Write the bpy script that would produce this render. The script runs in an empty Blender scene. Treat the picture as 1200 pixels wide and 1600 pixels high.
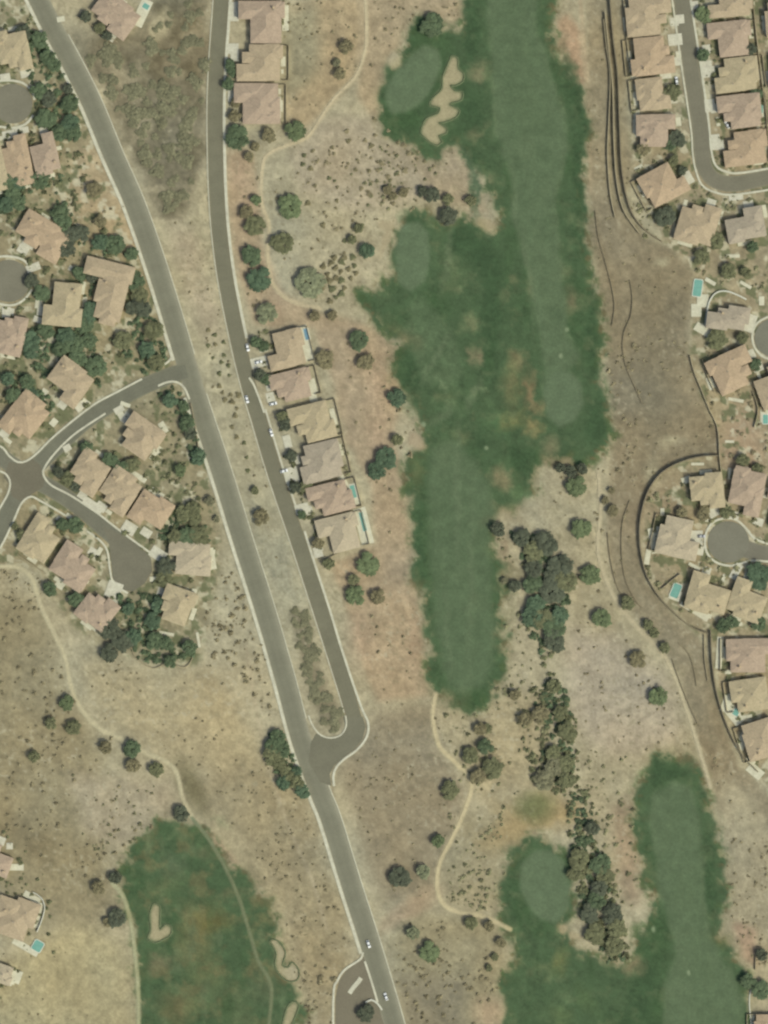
import bpy, math, random
import numpy as np
from mathutils import Vector

# ------------------------------------------------------------------ basics
S = 0.4                                   # metres per map unit
W0, H0 = 1200, 1600
sc = bpy.context.scene
col = sc.collection
R = math.radians
rng = random.Random(11)
nr = np.random.RandomState(5)

def P(x, y, z=0.0):
    return ((x-600)*S, (800-y)*S, z)

KL = (1.53, 1.38, 1.37)                   # radiance of a sunlit white ground, per channel
def lin(c):
    c = c/255.0
    return c/12.92 if c <= 0.04045 else ((c+0.055)/1.055)**2.4
def T(c, f=1.0):
    return tuple(min(0.85, lin(v)*f/k) for v, k in zip(c, KL))

def tag(o, label=None, cat=None, group=None, kind=None):
    if label: o['label'] = label
    if cat: o['category'] = cat
    if group: o['group'] = group
    if kind: o['kind'] = kind
    return o

def link(name, me, parent=None, loc=None, rz=0.0):
    o = bpy.data.objects.new(name, me)
    col.objects.link(o)
    if parent: o.parent = parent
    if loc: o.location = loc
    if rz: o.rotation_euler = (0, 0, rz)
    return o

def empty(name, loc, rz, label, cat, group=None):
    o = bpy.data.objects.new(name, None)
    col.objects.link(o)
    o.location = loc; o.rotation_euler = (0, 0, rz)
    o.empty_display_size = 0.5
    return tag(o, label, cat, group)

class MB:
    """collects faces, linked as one mesh"""
    def __init__(s): s.v = []; s.f = []
    def quad(s, a, b, c, d):
        n = len(s.v); s.v += [a, b, c, d]; s.f.append((n, n+1, n+2, n+3))
    def poly(s, pts):
        n = len(s.v); s.v += list(pts); s.f.append(tuple(range(n, n+len(pts))))
    def box(s, x0, y0, z0, x1, y1, z1):
        n = len(s.v)
        s.v += [(x0,y0,z0),(x1,y0,z0),(x1,y1,z0),(x0,y1,z0),(x0,y0,z1),(x1,y0,z1),(x1,y1,z1),(x0,y1,z1)]
        s.f += [tuple(n+i for i in q) for q in ((0,3,2,1),(4,5,6,7),(0,1,5,4),(1,2,6,5),(2,3,7,6),(3,0,4,7))]
    def prism(s, pts, z0, z1):
        n = len(s.v); k = len(pts)
        a = sum(pts[i][0]*pts[(i+1)%k][1]-pts[(i+1)%k][0]*pts[i][1] for i in range(k))
        if a < 0: pts = pts[::-1]
        s.v += [(p[0], p[1], z0) for p in pts]+[(p[0], p[1], z1) for p in pts]
        s.f.append(tuple(n+k+i for i in range(k)))
        for i in range(k):
            j = (i+1) % k; s.f.append((n+i, n+j, n+k+j, n+k+i))
    def tube(s, a, b, ra, rb, n=6):
        a = Vector(a); b = Vector(b); d = (b-a).normalized()
        u = d.orthogonal().normalized(); w = d.cross(u)
        k = len(s.v)
        for c, r in ((a, ra), (b, rb)):
            for i in range(n):
                t = 2*math.pi*i/n
                s.v.append(tuple(c+u*math.cos(t)*r+w*math.sin(t)*r))
        for i in range(n):
            j = (i+1) % n; s.f.append((k+i, k+j, k+n+j, k+n+i))
        s.f.append(tuple(k+n+i for i in range(n)))
    def mesh(s, name, mat):
        me = bpy.data.meshes.new(name); me.from_pydata(s.v, [], s.f); me.update()
        if mat: me.materials.append(mat)
        return me
    def build(s, name, mat, parent=None, loc=None, rz=0.0):
        return link(name, s.mesh(name, mat), parent, loc, rz)

# ------------------------------------------------------------------ materials
def nodes(m):
    m.use_nodes = True
    nt = m.node_tree
    return nt, nt.nodes, nt.links, nt.nodes['Principled BSDF']

def noise_mul(nt, src, scale, lo, hi, detail=4, rough=0.6, vec=None):
    """multiply a colour socket by a noise value between lo and hi"""
    N, L = nt.nodes, nt.links
    n = N.new('ShaderNodeTexNoise'); n.inputs['Scale'].default_value = scale
    n.inputs['Detail'].default_value = detail; n.inputs['Roughness'].default_value = rough
    if vec: L.new(vec, n.inputs['Vector'])
    mr = N.new('ShaderNodeMapRange'); mr.inputs[1].default_value = 0.3; mr.inputs[2].default_value = 0.7
    mr.inputs[3].default_value = lo; mr.inputs[4].default_value = hi
    L.new(n.outputs['Fac'], mr.inputs[0])
    mx = N.new('ShaderNodeVectorMath'); mx.operation = 'SCALE'
    L.new(src, mx.inputs[0]); L.new(mr.outputs[0], mx.inputs['Scale'])
    return mx.outputs[0], n

def mat(name, c, f=1.0, scale=0.5, lo=0.85, hi=1.15, rough=0.9, scale2=None, bump=0.0, attr=None, spec=0.15, objvar=0.0, coords='Object'):
    m = bpy.data.materials.new(name)
    nt, N, L, b = nodes(m)
    tc = N.new('ShaderNodeTexCoord')
    vec = tc.outputs[coords]
    if attr == 'Col':
        a = N.new('ShaderNodeAttribute'); a.attribute_name = 'Col'; src = a.outputs['Color']
    else:
        r = N.new('ShaderNodeRGB'); r.outputs[0].default_value = (*T(c, f), 1); src = r.outputs[0]
        if attr:
            a = N.new('ShaderNodeAttribute'); a.attribute_name = attr
            x = N.new('ShaderNodeVectorMath'); x.operation = 'MULTIPLY'
            L.new(src, x.inputs[0]); L.new(a.outputs['Color'], x.inputs[1]); src = x.outputs[0]
    src, n = noise_mul(nt, src, scale, lo, hi, vec=vec)
    if scale2: src, n = noise_mul(nt, src, scale2, lo, hi, vec=vec)
    if objvar:
        oi = N.new('ShaderNodeObjectInfo'); mr = N.new('ShaderNodeMapRange')
        mr.inputs[3].default_value = 1-objvar; mr.inputs[4].default_value = 1+objvar
        L.new(oi.outputs['Random'], mr.inputs[0])
        x = N.new('ShaderNodeVectorMath'); x.operation = 'SCALE'
        L.new(src, x.inputs[0]); L.new(mr.outputs[0], x.inputs['Scale']); src = x.outputs[0]
    L.new(src, b.inputs['Base Color'])
    b.inputs['Roughness'].default_value = rough
    b.inputs['Specular IOR Level'].default_value = spec
    if bump:
        bp = N.new('ShaderNodeBump'); bp.inputs['Strength'].default_value = bump; bp.inputs['Distance'].default_value = 0.3
        L.new(n.outputs['Fac'], bp.inputs['Height']); L.new(bp.outputs[0], b.inputs['Normal'])
    return m

M = {}
M['ground'] = mat('desert_ground', None, attr='Col', scale=0.7, lo=0.88, hi=1.10, scale2=0.18, bump=0.5, rough=0.95)
M['turf'] = mat('turf', None, attr='Col', scale=0.6, lo=0.91, hi=1.09, scale2=0.15, rough=0.95)
M['asphalt'] = mat('asphalt', None, attr='Col', scale=0.08, lo=0.92, hi=1.08, scale2=0.9, rough=0.9)
M['concrete'] = mat('concrete', (192,188,164), scale=0.4, lo=0.9, hi=1.1, scale2=0.1)
M['drive'] = mat('driveway_concrete', (194,189,166), scale=0.3, lo=0.88, hi=1.1, scale2=1.2)
M['patio'] = mat('patio_paving', (200,195,168), scale=0.25, lo=0.86, hi=1.1, scale2=1.5)
M['white'] = mat('white_plaster', (200,198,178), scale=0.4, lo=0.92, hi=1.06)
M['stucco'] = mat('stucco', (186,166,132), scale=0.5, lo=0.92, hi=1.06)
M['blockwall'] = mat('block_wall', (158,146,116), scale=0.8, lo=0.85, hi=1.1)
M['darkwall'] = mat('stone_wall', (128,118,94), scale=0.8, lo=0.8, hi=1.15)
M['bark'] = mat('bark', (96,80,58), scale=3, lo=0.8, hi=1.2)
M['door'] = mat('garage_paint', (190,180,155), scale=0.5, lo=0.95, hi=1.05, rough=0.6)
M['wood'] = mat('door_wood', (96,68,46), scale=2, lo=0.8, hi=1.2, rough=0.6)
M['glass'] = mat('window_glass', (60,70,72), scale=0.3, lo=0.9, hi=1.1, rough=0.15, spec=0.6)
M['frame'] = mat('window_frame', (186,178,158), scale=2, lo=0.95, hi=1.05, rough=0.6)
M['vent'] = mat('vent_metal', (150,140,120), scale=2, lo=0.9, hi=1.1, rough=0.5)
M['rubber'] = mat('tyre_rubber', (38,38,38), scale=5, lo=0.9, hi=1.1)
M['rim'] = mat('rim_metal', (150,150,148), scale=5, lo=0.9, hi=1.1, rough=0.4)
M['carwhite'] = mat('white_paint', (226,226,220), f=1.05, scale=0.5, lo=0.97, hi=1.03, rough=0.35, spec=0.5)
M['cargrey'] = mat('silver_paint', (168,168,166), scale=0.5, lo=0.97, hi=1.03, rough=0.35, spec=0.5)
M['lamp'] = mat('headlight_lens', (220,220,215), scale=1, lo=0.97, hi=1.03, rough=0.2, spec=0.6)
M['redlamp'] = mat('tail_lens', (150,40,34), scale=1, lo=0.97, hi=1.03, rough=0.2, spec=0.6)
M['water'] = mat('pool_water', (112,160,142), scale=0.5, lo=0.9, hi=1.12, rough=0.12, spec=0.5)
M['waterblue'] = mat('pool_water_blue', (112,146,160), scale=0.5, lo=0.9, hi=1.12, rough=0.12, spec=0.5)

def roof_mat(name, c):
    """clay tiles: courses of barrel tiles, weathered and stained"""
    m = bpy.data.materials.new(name); nt, N, L, b = nodes(m)
    tc = N.new('ShaderNodeTexCoord'); v = tc.outputs['Object']
    r = N.new('ShaderNodeRGB'); r.outputs[0].default_value = (*T(c, 1.0), 1)
    src, _ = noise_mul(nt, r.outputs[0], 0.22, 0.90, 1.10, vec=v)
    src, _ = noise_mul(nt, src, 0.9, 0.84, 1.14, detail=6, rough=0.75, vec=v)
    w = N.new('ShaderNodeTexWave'); w.inputs['Scale'].default_value = 0.5; w.inputs['Distortion'].default_value = 2.0
    w.inputs['Detail'].default_value = 3
    L.new(v, w.inputs['Vector'])
    mr = N.new('ShaderNodeMapRange'); mr.inputs[3].default_value = 0.96; mr.inputs[4].default_value = 1.04
    L.new(w.outputs['Fac'], mr.inputs[0])
    x = N.new('ShaderNodeVectorMath'); x.operation = 'SCALE'
    L.new(src, x.inputs[0]); L.new(mr.outputs[0], x.inputs['Scale'])
    L.new(x.outputs[0], b.inputs['Base Color'])
    bp = N.new('ShaderNodeBump'); bp.inputs['Strength'].default_value = 0.35; bp.inputs['Distance'].default_value = 0.1
    L.new(w.outputs['Fac'], bp.inputs['Height']); L.new(bp.outputs[0], b.inputs['Normal'])
    b.inputs['Roughness'].default_value = 0.85; b.inputs['Specular IOR Level'].default_value = 0.15
    return m
RC = {'tan': (170,153,124), 'pink': (167,148,125), 'yel': (171,157,125), 'ora': (172,151,122), 'gry': (164,152,130), 'pal': (174,161,134)}
RM = {k: roof_mat('roof_tiles_'+k, c) for k, c in RC.items()}
LC = {'D': (70,81,58), 'G': (82,91,63), 'B': (98,92,68), 'O': (86,87,62), 'L': (100,103,78), 'K': (67,71,56), 'X': (94,92,70), 'T': (66,80,60), 'S': (112,104,79), 'U': (100,98,72)}
LM = {k: mat('leaves_'+k, c, f=1.72, attr='Clump', scale=0.5, lo=0.88, hi=1.12, rough=0.8, objvar=0.10) for k, c in LC.items()}

# ------------------------------------------------------------------ ground colour field
G = 2.0; MG = 40
nx, ny = int((W0+2*MG)/G)+1, int((H0+2*MG)/G)+1
gx = -MG+np.arange(nx)*G; gy = -MG+np.arange(ny)*G
GX, GY = np.meshgrid(gx, gy)

def fbm(cell, oct=4, gain=0.5, seed=0, sx=1.0, sy=1.0):
    """tileable value noise on the grid, about -1..1; cell in map units"""
    rs = np.random.RandomState(seed+77)
    out = np.zeros(GX.shape); amp = 1.0; tot = 0
    for o in range(oct):
        tab = rs.rand(256, 256)*2-1
        u = (GX+1000)/(cell*sx); v = (GY+1000)/(cell*sy)
        iu = np.floor(u).astype(int); iv = np.floor(v).astype(int)
        fu = u-iu; fv = v-iv; fu = fu*fu*(3-2*fu); fv = fv*fv*(3-2*fv)
        a = tab[iv % 256, iu % 256]; b = tab[iv % 256, (iu+1) % 256]
        c = tab[(iv+1) % 256, iu % 256]; d = tab[(iv+1) % 256, (iu+1) % 256]
        out += amp*((a*(1-fu)+b*fu)*(1-fv)+(c*(1-fu)+d*fu)*fv)
        tot += amp; amp *= gain; cell /= 2.0
    return out/tot

WX = fbm(26, 4, 0.6, 1)*1.0; WY = fbm(26, 4, 0.6, 2)*1.0
def inside(poly, X, Y):
    m = np.zeros(X.shape, bool); n = len(poly)
    for i in range(n):
        x0, y0 = poly[i]; x1, y1 = poly[(i+1) % n]
        if y0 == y1: continue
        c = ((y0 > Y) != (y1 > Y)) & (X < (x1-x0)*(Y-y0)/(y1-y0)+x0)
        m ^= c
    return m
def blur(a, r):
    """gaussian-like blur, r in map units"""
    k = max(1, int(round(r/G)))
    for _ in range(2):
        for ax in (0, 1):
            p = np.pad(a, [(k+1, k) if i == ax else (0, 0) for i in (0, 1)], mode='edge')
            c = np.cumsum(p, axis=ax)
            a = (np.take(c, range(2*k+1, c.shape[ax]), axis=ax)-np.take(c, range(0, c.shape[ax]-2*k-1), axis=ax))/(2*k+1)
    return a
def pmask(poly, soft=3, warp=6):
    m = inside(poly, GX+WX*warp, GY+WY*warp).astype(float)
    return blur(m, soft) if soft else m
def emask(x, y, rx, ry, rot=0, soft=0.35, warp=6):
    c, s = math.cos(R(rot)), math.sin(R(rot))
    X = GX+WX*warp-x; Y = GY+WY*warp-y
    u = (X*c+Y*s)/rx; v = (-X*s+Y*c)/ry
    d = np.sqrt(u*u+v*v)
    return np.clip((1+soft-d)/(2*soft), 0, 1)
def lmask(pts, w, soft=2):
    d = np.full(GX.shape, 1e9)
    for (x0, y0), (x1, y1) in zip(pts[:-1], pts[1:]):
        dx, dy = x1-x0, y1-y0; L2 = dx*dx+dy*dy+1e-9
        t = np.clip(((GX-x0)*dx+(GY-y0)*dy)/L2, 0, 1)
        d = np.minimum(d, np.hypot(GX-x0-t*dx, GY-y0-t*dy))
    return np.clip((w/2+soft/2-d)/soft, 0, 1)

BASE = np.zeros(GX.shape+(3,)); BASE[:] = (163,154,125)
def paint(m, c, a=1.0):
    m = np.clip(m*a, 0, 1)[..., None]
    BASE[:] = BASE*(1-m)+np.array(c, float)*m

def smooth(pts, step=6.0, closed=False):
    out = []; n = len(pts)
    rngi = range(n if closed else n-1)
    for i in rngi:
        p0 = pts[(i-1) % n] if (closed or i > 0) else pts[0]
        p1 = pts[i]; p2 = pts[(i+1) % n]
        p3 = pts[(i+2) % n] if (closed or i+2 < n) else pts[-1]
        k = max(1, int(math.dist(p1, p2)/step))
        for j in range(k):
            t = j/k
            out.append(tuple(0.5*((2*p1[q])+(-p0[q]+p2[q])*t+(2*p0[q]-5*p1[q]+4*p2[q]-p3[q])*t*t+(-p0[q]+3*p1[q]-3*p2[q]+p3[q])*t**3) for q in (0, 1)))
    if not closed: out.append(tuple(pts[-1]))
    return out

# --- broad zones
paint(emask(620,800,700,900,0,.3), (159,149,119), 0)
west_nb = [(-60,-60),(35,-60),(62,0),(115,110),(150,210),(210,330),(255,470),(285,580),(312,690),(330,740),(345,850),(330,950),(310,1040),(240,1040),(150,1010),(100,960),(60,890),(-60,870)]
paint(pmask(west_nb, 8, 8), (144,134,104))
paint(pmask([(130,220),(190,240),(215,330),(235,400),(200,400),(110,330),(100,270)], 8), (164,148,116))
scrub = [(100,40),(150,70),(230,40),(270,-60),(330,-60),(324,120),(318,230),(296,345),(262,345),(236,300),(205,230),(165,140)]
paint(pmask(scrub, 8, 26), (121,113,90))
paint(pmask(scrub, 4, 20)*np.clip(fbm(26, 4, .6, 71)*2.4+.1, 0, 1), (106,99,76), .75)
paint(pmask(scrub, 4, 20)*np.clip(fbm(30, 4, .6, 72)*2.4-.5, 0, 1), (158,149,120), .8)
for x, y, rx, ry in ((190,120,22,12),(275,110,16,10),(225,200,14,20),(178,95,16,10),(290,200,10,30),(205,170,16,8),(250,300,14,8),(300,60,14,24),(215,150,14,9)):
    paint(emask(x,y,rx,ry,20,.5,12), (152,142,114), .8)
paint(pmask([(228,60),(235,35),(262,10),(272,30),(262,58),(240,72)], 3), (166,156,124))
# median between the roads
med = [(318,250),(326,330),(338,420),(358,520),(378,620),(396,700),(440,800),(480,900),(505,980),(540,1130),(500,1145),(470,1060),(430,950),(395,840),(362,740),(330,620),(300,540),(262,420),(240,345),(290,345)]
paint(pmask(med, 3, 4), (164,155,125))
for x,y,rx,ry in ((290,390,20,40),(320,480,20,50),(395,820,14,60),(440,900,20,50)):
    paint(emask(x,y,rx,ry,-18,.6), (166,152,126) if y<800 else (152,146,120), .7)
# reddish dirt east of the frontage road
red = [(356,235),(392,238),(408,300),(412,380),(440,455),(500,490),(555,500),(600,525),(622,545),(620,700),(636,780),(648,900),(664,1000),(676,1085),(590,1100),(572,1060),(545,960),(515,880),(590,850),(580,760),(540,690),(520,600),(490,510),(400,510),(372,430),(355,320)]
paint(pmask(red, 5, 6), (163,145,116))
for x,y,rx,ry in ((375,270,14,30),(590,600,16,40),(560,1000,18,40),(388,330,10,30),(430,480,12,20),(650,1000,10,40),(590,680,14,30)):
    paint(emask(x,y,rx,ry,0,.7), (164,140,114), .45)
paint(pmask([(868,30),(885,20),(905,40),(918,130),(905,135),(885,105),(868,80)], 3), (162,138,110))
paint(pmask([(450,10),(560,-20),(572,60),(555,120),(520,155),(485,200),(445,190),(440,100)], 6), (163,145,112))
paint(pmask([(440,20),(500,10),(495,110),(450,160),(440,120)], 8, 10), (144,138,110), .8)
paint(pmask([(560,-50),(725,-50),(722,40),(650,20),(600,110),(592,200),(560,150)], 5), (164,147,116))
paint(pmask([(500,185),(590,180),(640,232),(700,240),(730,260),(700,300),(560,330),(470,300),(450,240)], 8), (162,151,126))
paint(pmask([(640,235),(725,225),(755,290),(760,345),(690,310),(640,260)], 6), (158,143,115))
# brown wash east of the course
wash = [(916,120),(934,130),(955,250),(975,330),(1010,372),(1060,396),(1085,430),(1072,520),(1098,620),(1124,680),(1120,712),(1062,724),(1015,765),(995,830),(1008,905),(1050,965),(1100,1000),(1118,1090),(1150,1190),(1215,1260),(1240,1380),(1190,1350),(1120,1250),(1095,1160),(1062,1050),(1010,980),(965,915),(948,850),(950,770),(960,690),(955,620),(946,540),(938,460),(922,380),(918,250)]
paint(pmask(wash, 4, 5), (133,122,97))
paint(pmask([(1000,400),(1070,430),(1060,540),(1060,660),(1010,760),(985,640),(990,500)], 12, 12), (125,116,93), .8)
paint(pmask([(915,-40),(975,-40),(985,200),(990,290),(960,320),(925,300),(918,150)], 5), (143,132,105))
paint(lmask([(905,-20),(914,80),(921,180),(922,300)], 6, 5), (170,152,122), .6)
paint(pmask([(955,820),(990,850),(1005,930),(1060,990),(1095,1010),(1110,1110),(1140,1190),(1095,1150),(1050,1030),(990,960),(960,900)], 6), (136,127,103), .8)
# pale ground below the fairways, right
paint(pmask([(845,745),(925,725),(945,770),(940,850),(960,930),(1030,1020),(1075,1120),(1090,1190),(1020,1185),(990,1260),(985,1400),(1000,1440),(960,1400),(930,1280),(900,1180),(890,1080),(895,960),(890,860),(845,800)], 5), (160,150,120))
paint(pmask([(880,980),(960,990),(1060,1080),(1060,1160),(1000,1180),(940,1180),(890,1120)], 14, 12), (164,152,129), .9)
paint(pmask([(955,1260),(1000,1240),(1000,1420),(970,1400)], 8), (150,132,106), .9)
paint(pmask([(1120,1200),(1180,1240),(1240,1380),(1240,1500),(1150,1500),(1135,1430),(1130,1320)], 8), (156,145,116))
paint(pmask([(1145,1440),(1180,1450),(1185,1510),(1160,1500)], 5), (160,136,110), .9)
# middle bottom
paint(pmask([(590,1110),(680,1095),(690,1180),(725,1240),(700,1330),(680,1400),(600,1420),(570,1330),(545,1240),(530,1200)], 10, 10), (140,129,104))
paint(pmask([(680,1110),(790,1090),(850,1080),(880,1240),(800,1290),(740,1240),(700,1180)], 6), (160,149,118))
paint(pmask([(720,1280),(800,1260),(800,1340),(785,1430),(700,1420),(690,1350)], 10, 12), (150,140,110))
paint(pmask([(690,1430),(790,1450),(795,1510),(760,1560),(740,1640),(650,1640),(610,1480),(640,1420)], 10, 12), (146,136,106))
paint(pmask([(620,1520),(730,1530),(720,1640),(640,1640)], 10, 10), (134,124,99))
paint(emask(640,1420,50,14,-35,.5), (163,142,113), .8)
paint(emask(770,1590,30,24,50,.5), (163,142,113), .8)
for a in ((800,1300,50,24,-30),(850,1270,60,22,5),(810,650,22,40,10)):
    paint(emask(*a,.5,12), (154,136,98), .9)
paint(emask(835,1262,26,22,0,.5), (104,108,74), .9)
# bottom left
paint(pmask([(-60,900),(60,940),(110,1100),(160,1170),(150,1260),(190,1400),(120,1470),(-60,1350)], 16, 16), (141,131,102))
paint(pmask([(40,1480),(120,1440),(200,1470),(215,1640),(-60,1640),(-60,1560)], 14, 12), (163,152,116))
paint(pmask([(120,1020),(200,1040),(320,1040),(400,1150),(420,1220),(320,1200),(250,1180),(150,1120)], 12, 12), (160,148,116))
paint(pmask([(110,1210),(280,1220),(260,1290),(200,1330),(130,1300)], 10, 12), (159,148,122))
paint(pmask([(390,1180),(480,1250),(530,1400),(550,1480),(500,1640),(470,1520),(440,1420),(350,1340),(300,1240)], 10, 12), (146,135,106))
paint(pmask([(340,1270),(390,1330),(440,1400),(460,1500),(480,1600),(460,1560),(425,1420),(370,1360),(320,1310)], 6), (160,148,116))
paint(emask(345,1330,50,10,50,.5), (164,140,112), .7)
paint(lmask([(385,1010),(400,1110),(420,1200),(450,1290),(490,1380),(510,1450)], 5, 5), (166,154,126), .6)
paint(emask(300,1230,16,40,-25,.6), (98,92,66), .7)
paint(emask(40,1310,60,20,40,.6,12), (118,108,82), .6)
# east neighbourhoods
east = [(975,-60),(985,120),(992,290),(1030,370),(1085,420),(1080,560),(1128,700),(1060,725),(1015,790),(1005,850),(1030,930),(1085,985),(1112,1000),(1125,1090),(1170,1190),(1210,1240),(1260,1240),(1260,-60)]
paint(pmask(east, 2, 1), (151,139,110))
paint(emask(1160,700,36,60,0,.4), (157,138,112), .9)
paint(emask(1020,800,40,60,20,.5), (140,124,98), .5)
for x,y,rx,ry in ((985,130,6,40),(1000,240,10,14),(1110,450,24,14),(1050,690,16,8),(1020,740,12,22),(1035,410,12,6)):
    paint(emask(x,y,rx,ry,0,.6,8), (164,158,128), .6)

# --- golf turf
rough_polys = {
 'a': [(727,-60),(724,20),(722,44),(712,54),(692,52),(675,28),(655,28),(640,52),(625,85),(606,110),(596,140),(592,175),(598,205),(622,224),(655,232),(683,247),(692,232),(702,224),(722,228),(732,250),(748,268),(762,292),(768,320),(784,352),(772,366),(736,342),(712,345),(692,356),(675,345),(660,333),(640,334),(628,347),(618,370),(612,400),(610,440),(598,458),(578,456),(553,452),(560,480),(575,500),(600,517),(624,522),(628,545),(616,570),(618,600),(632,612),(650,624),(656,650),(662,688),(650,704),(638,720),(634,750),(640,790),(646,830),(648,870),(650,900),(662,930),(665,970),(668,1010),(676,1050),(682,1082),(702,1100),(722,1110),(748,1104),(772,1088),(786,1060),(792,1020),(788,985),(786,955),(790,930),(792,905),(784,880),(768,860),(766,830),(775,812),(800,792),(818,784),(832,762),(838,732),(862,716),(885,722),(910,720),(936,712),(955,700),(959,672),(955,640),(940,618),(935,590),(942,560),(946,520),(941,485),(930,460),(920,440),(922,400),(914,350),(911,300),(915,250),(915,200),(911,160),(896,130),(880,105),(868,75),(862,40),(866,-60)],
 'b': [(1008,1202),(1025,1180),(1050,1176),(1080,1188),(1096,1220),(1110,1250),(1115,1290),(1130,1330),(1136,1400),(1130,1430),(1116,1450),(1130,1470),(1150,1500),(1165,1540),(1172,1660),(802,1660),(790,1570),(780,1545),(790,1510),(805,1490),(798,1450),(785,1420),(782,1390),(790,1350),(805,1325),(830,1312),(860,1318),(885,1340),(897,1380),(897,1430),(882,1450),(892,1472),(930,1500),(960,1510),(985,1498),(997,1460),(1017,1430),(1022,1400),(1002,1372),(1000,1330),(990,1290),(990,1250),(1000,1220)],
 'c': [(213,1310),(240,1288),(270,1283),(305,1286),(328,1310),(355,1350),(385,1368),(402,1388),(427,1402),(435,1450),(430,1480),(450,1530),(472,1560),(474,1660),(222,1660),(215,1540),(212,1470),(203,1440),(193,1400),(193,1360),(203,1330)],
}
WX0, WY0 = WX, WY
WX = fbm(17, 4, 0.6, 91); WY = fbm(17, 4, 0.6, 92)
rough_m = {k: pmask(p, 0, 20) for k, p in rough_polys.items()}
rough = np.clip(sum(rough_m.values()), 0, 1)
for k in rough_m:
    paint(blur(rough_m[k], 12), (118,115,86), .5)
    paint(blur(rough_m[k], 6), (98,104,74), .6)
    paint(blur(rough_m[k], 2), (74,94,67))
    b_ = blur(rough_m[k], 9); band = np.clip(b_*(1-b_)*5, 0, 1)
    paint(band*np.clip(fbm(17, 4, .65, 93)*5-.7, 0, 1), (150,141,111), .85)
    paint(band*np.clip(fbm(15, 4, .65, 94)*5-.9, 0, 1), (80,96,62), .8)
    paint(band*np.clip(fbm(12, 3, .65, 95)*5-1.1, 0, 1), (104,98,70), .8)
gn = fbm(34, 4, 0.55, 9); gn2 = fbm(70, 3, 0.5, 10); gf = fbm(14, 3, .6, 12)
paint(rough*np.clip(gn*1.6-.1, 0, 1), (86,103,74), .55)
paint(rough*np.clip(gn2*1.5-.1, 0, 1), (62,86,56), .7)
# worn olive and sandy spots inside the rough
for x,y,rx,ry,rt,c,a in ((745,110,16,12,0,(148,134,108),.95),(745,208,14,8,-40,(136,128,100),.8),(776,130,6,22,-35,(112,126,92),.7),(782,190,8,24,5,(108,122,90),.7),(820,232,16,12,20,(122,128,92),.8),(818,175,10,8,0,(100,116,82),.8),(845,305,30,7,-60,(100,118,84),.6),
 (755,270,20,8,35,(106,120,88),.6),(708,425,20,26,0,(102,116,84),.6),(720,452,7,6,0,(128,138,104),.7),(704,412,12,5,30,(120,132,98),.5),(735,503,12,14,0,(126,130,98),.8),(784,466,14,6,-35,(124,128,96),.8),(742,560,7,14,-25,(146,130,106),.9),(812,565,14,14,-20,(134,124,94),.9),
 (800,600,14,34,8,(124,118,84),.8),(826,612,8,24,8,(152,122,94),.9),(838,635,10,8,0,(150,120,90),.6),(832,668,14,12,0,(160,136,96),.9),(800,655,18,10,-30,(136,126,84),.8),(870,433,14,10,0,(124,134,100),.9),(862,382,14,6,-10,(110,124,90),.7),(892,473,14,16,0,(136,124,98),.9),(925,468,10,5,0,(140,126,100),.6),
 (785,748,16,14,20,(150,134,106),1),(788,804,30,14,-20,(158,142,112),1),(860,700,14,14,0,(132,124,98),.9),(812,770,12,7,10,(104,124,88),.8),(880,722,30,6,8,(132,118,92),.8),(725,690,24,12,35,(112,118,86),.8),(695,715,12,20,-10,(108,122,90),.7),(650,735,8,30,0,(110,108,74),.5),
 (640,528,24,12,35,(138,128,98),.9),(607,600,10,20,0,(164,138,108),.6),(690,605,5,8,-30,(140,152,120),.7),(745,610,10,4,0,(126,140,106),.6),(705,632,6,6,0,(126,140,106),.6),(770,660,24,18,-20,(80,108,74),.8),(688,590,5,7,-25,(150,160,128),.5),(755,850,14,10,0,(92,112,76),.5),(745,942,14,12,0,(112,120,88),.7),
 (728,1080,8,22,5,(120,130,98),.6),(700,1095,30,8,10,(110,106,78),.5),(787,860,10,26,-8,(152,134,108),.95),(800,900,20,12,0,(148,138,110),.95),(795,960,9,22,10,(152,144,114),.9),
 (1035,1323,6,10,20,(112,128,94),.7),(1100,1340,14,7,0,(112,124,92),.7),(1104,1430,8,8,0,(128,136,104),.7),(1012,1200,10,8,0,(104,118,86),.6),(1075,1190,16,7,20,(110,100,76),.7),(1125,1470,16,12,30,(100,100,66),.6),(990,1510,14,16,40,(152,132,106),1),(915,1560,24,10,60,(92,112,74),.5),(875,1502,12,18,25,(120,120,78),.8),(848,1518,14,6,30,(118,130,92),.6),(880,1555,12,8,-40,(112,128,94),.6),(800,1440,5,20,-30,(126,136,102),.6),(1080,1455,20,8,0,(112,122,92),.6),(880,1590,14,16,-40,(100,116,78),.6),
 (270,1355,18,18,0,(92,104,82),.8),(315,1335,16,12,30,(110,110,84),.7),(345,1290,14,8,40,(104,112,82),.4),(255,1390,36,16,-30,(96,108,76),.8),(320,1430,34,18,20,(118,112,78),.8),(305,1460,26,28,0,(134,116,80),.8),(330,1440,20,12,0,(104,96,56),.7),(360,1400,24,6,-20,(120,114,86),.6),(290,1490,16,18,0,(118,116,84),.7),(245,1505,20,14,-30,(128,116,92),.8),(272,1515,10,8,0,(104,118,92),.7),(320,1520,24,24,0,(110,110,76),.7),(275,1575,26,20,0,(128,110,80),.8),(350,1560,34,30,10,(96,106,76),.6),(380,1595,20,20,0,(108,114,84),.5),(412,1540,20,26,0,(104,108,84),.7),(395,1365,18,10,40,(128,114,88),.6),(300,1570,20,14,0,(110,114,80),.7)):
    paint(emask(x,y,rx*.95,ry*.95,rt,.75,15), tuple(v*.84+u*.16 for v, u in zip(c, (92,104,76))), a*.9)
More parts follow.
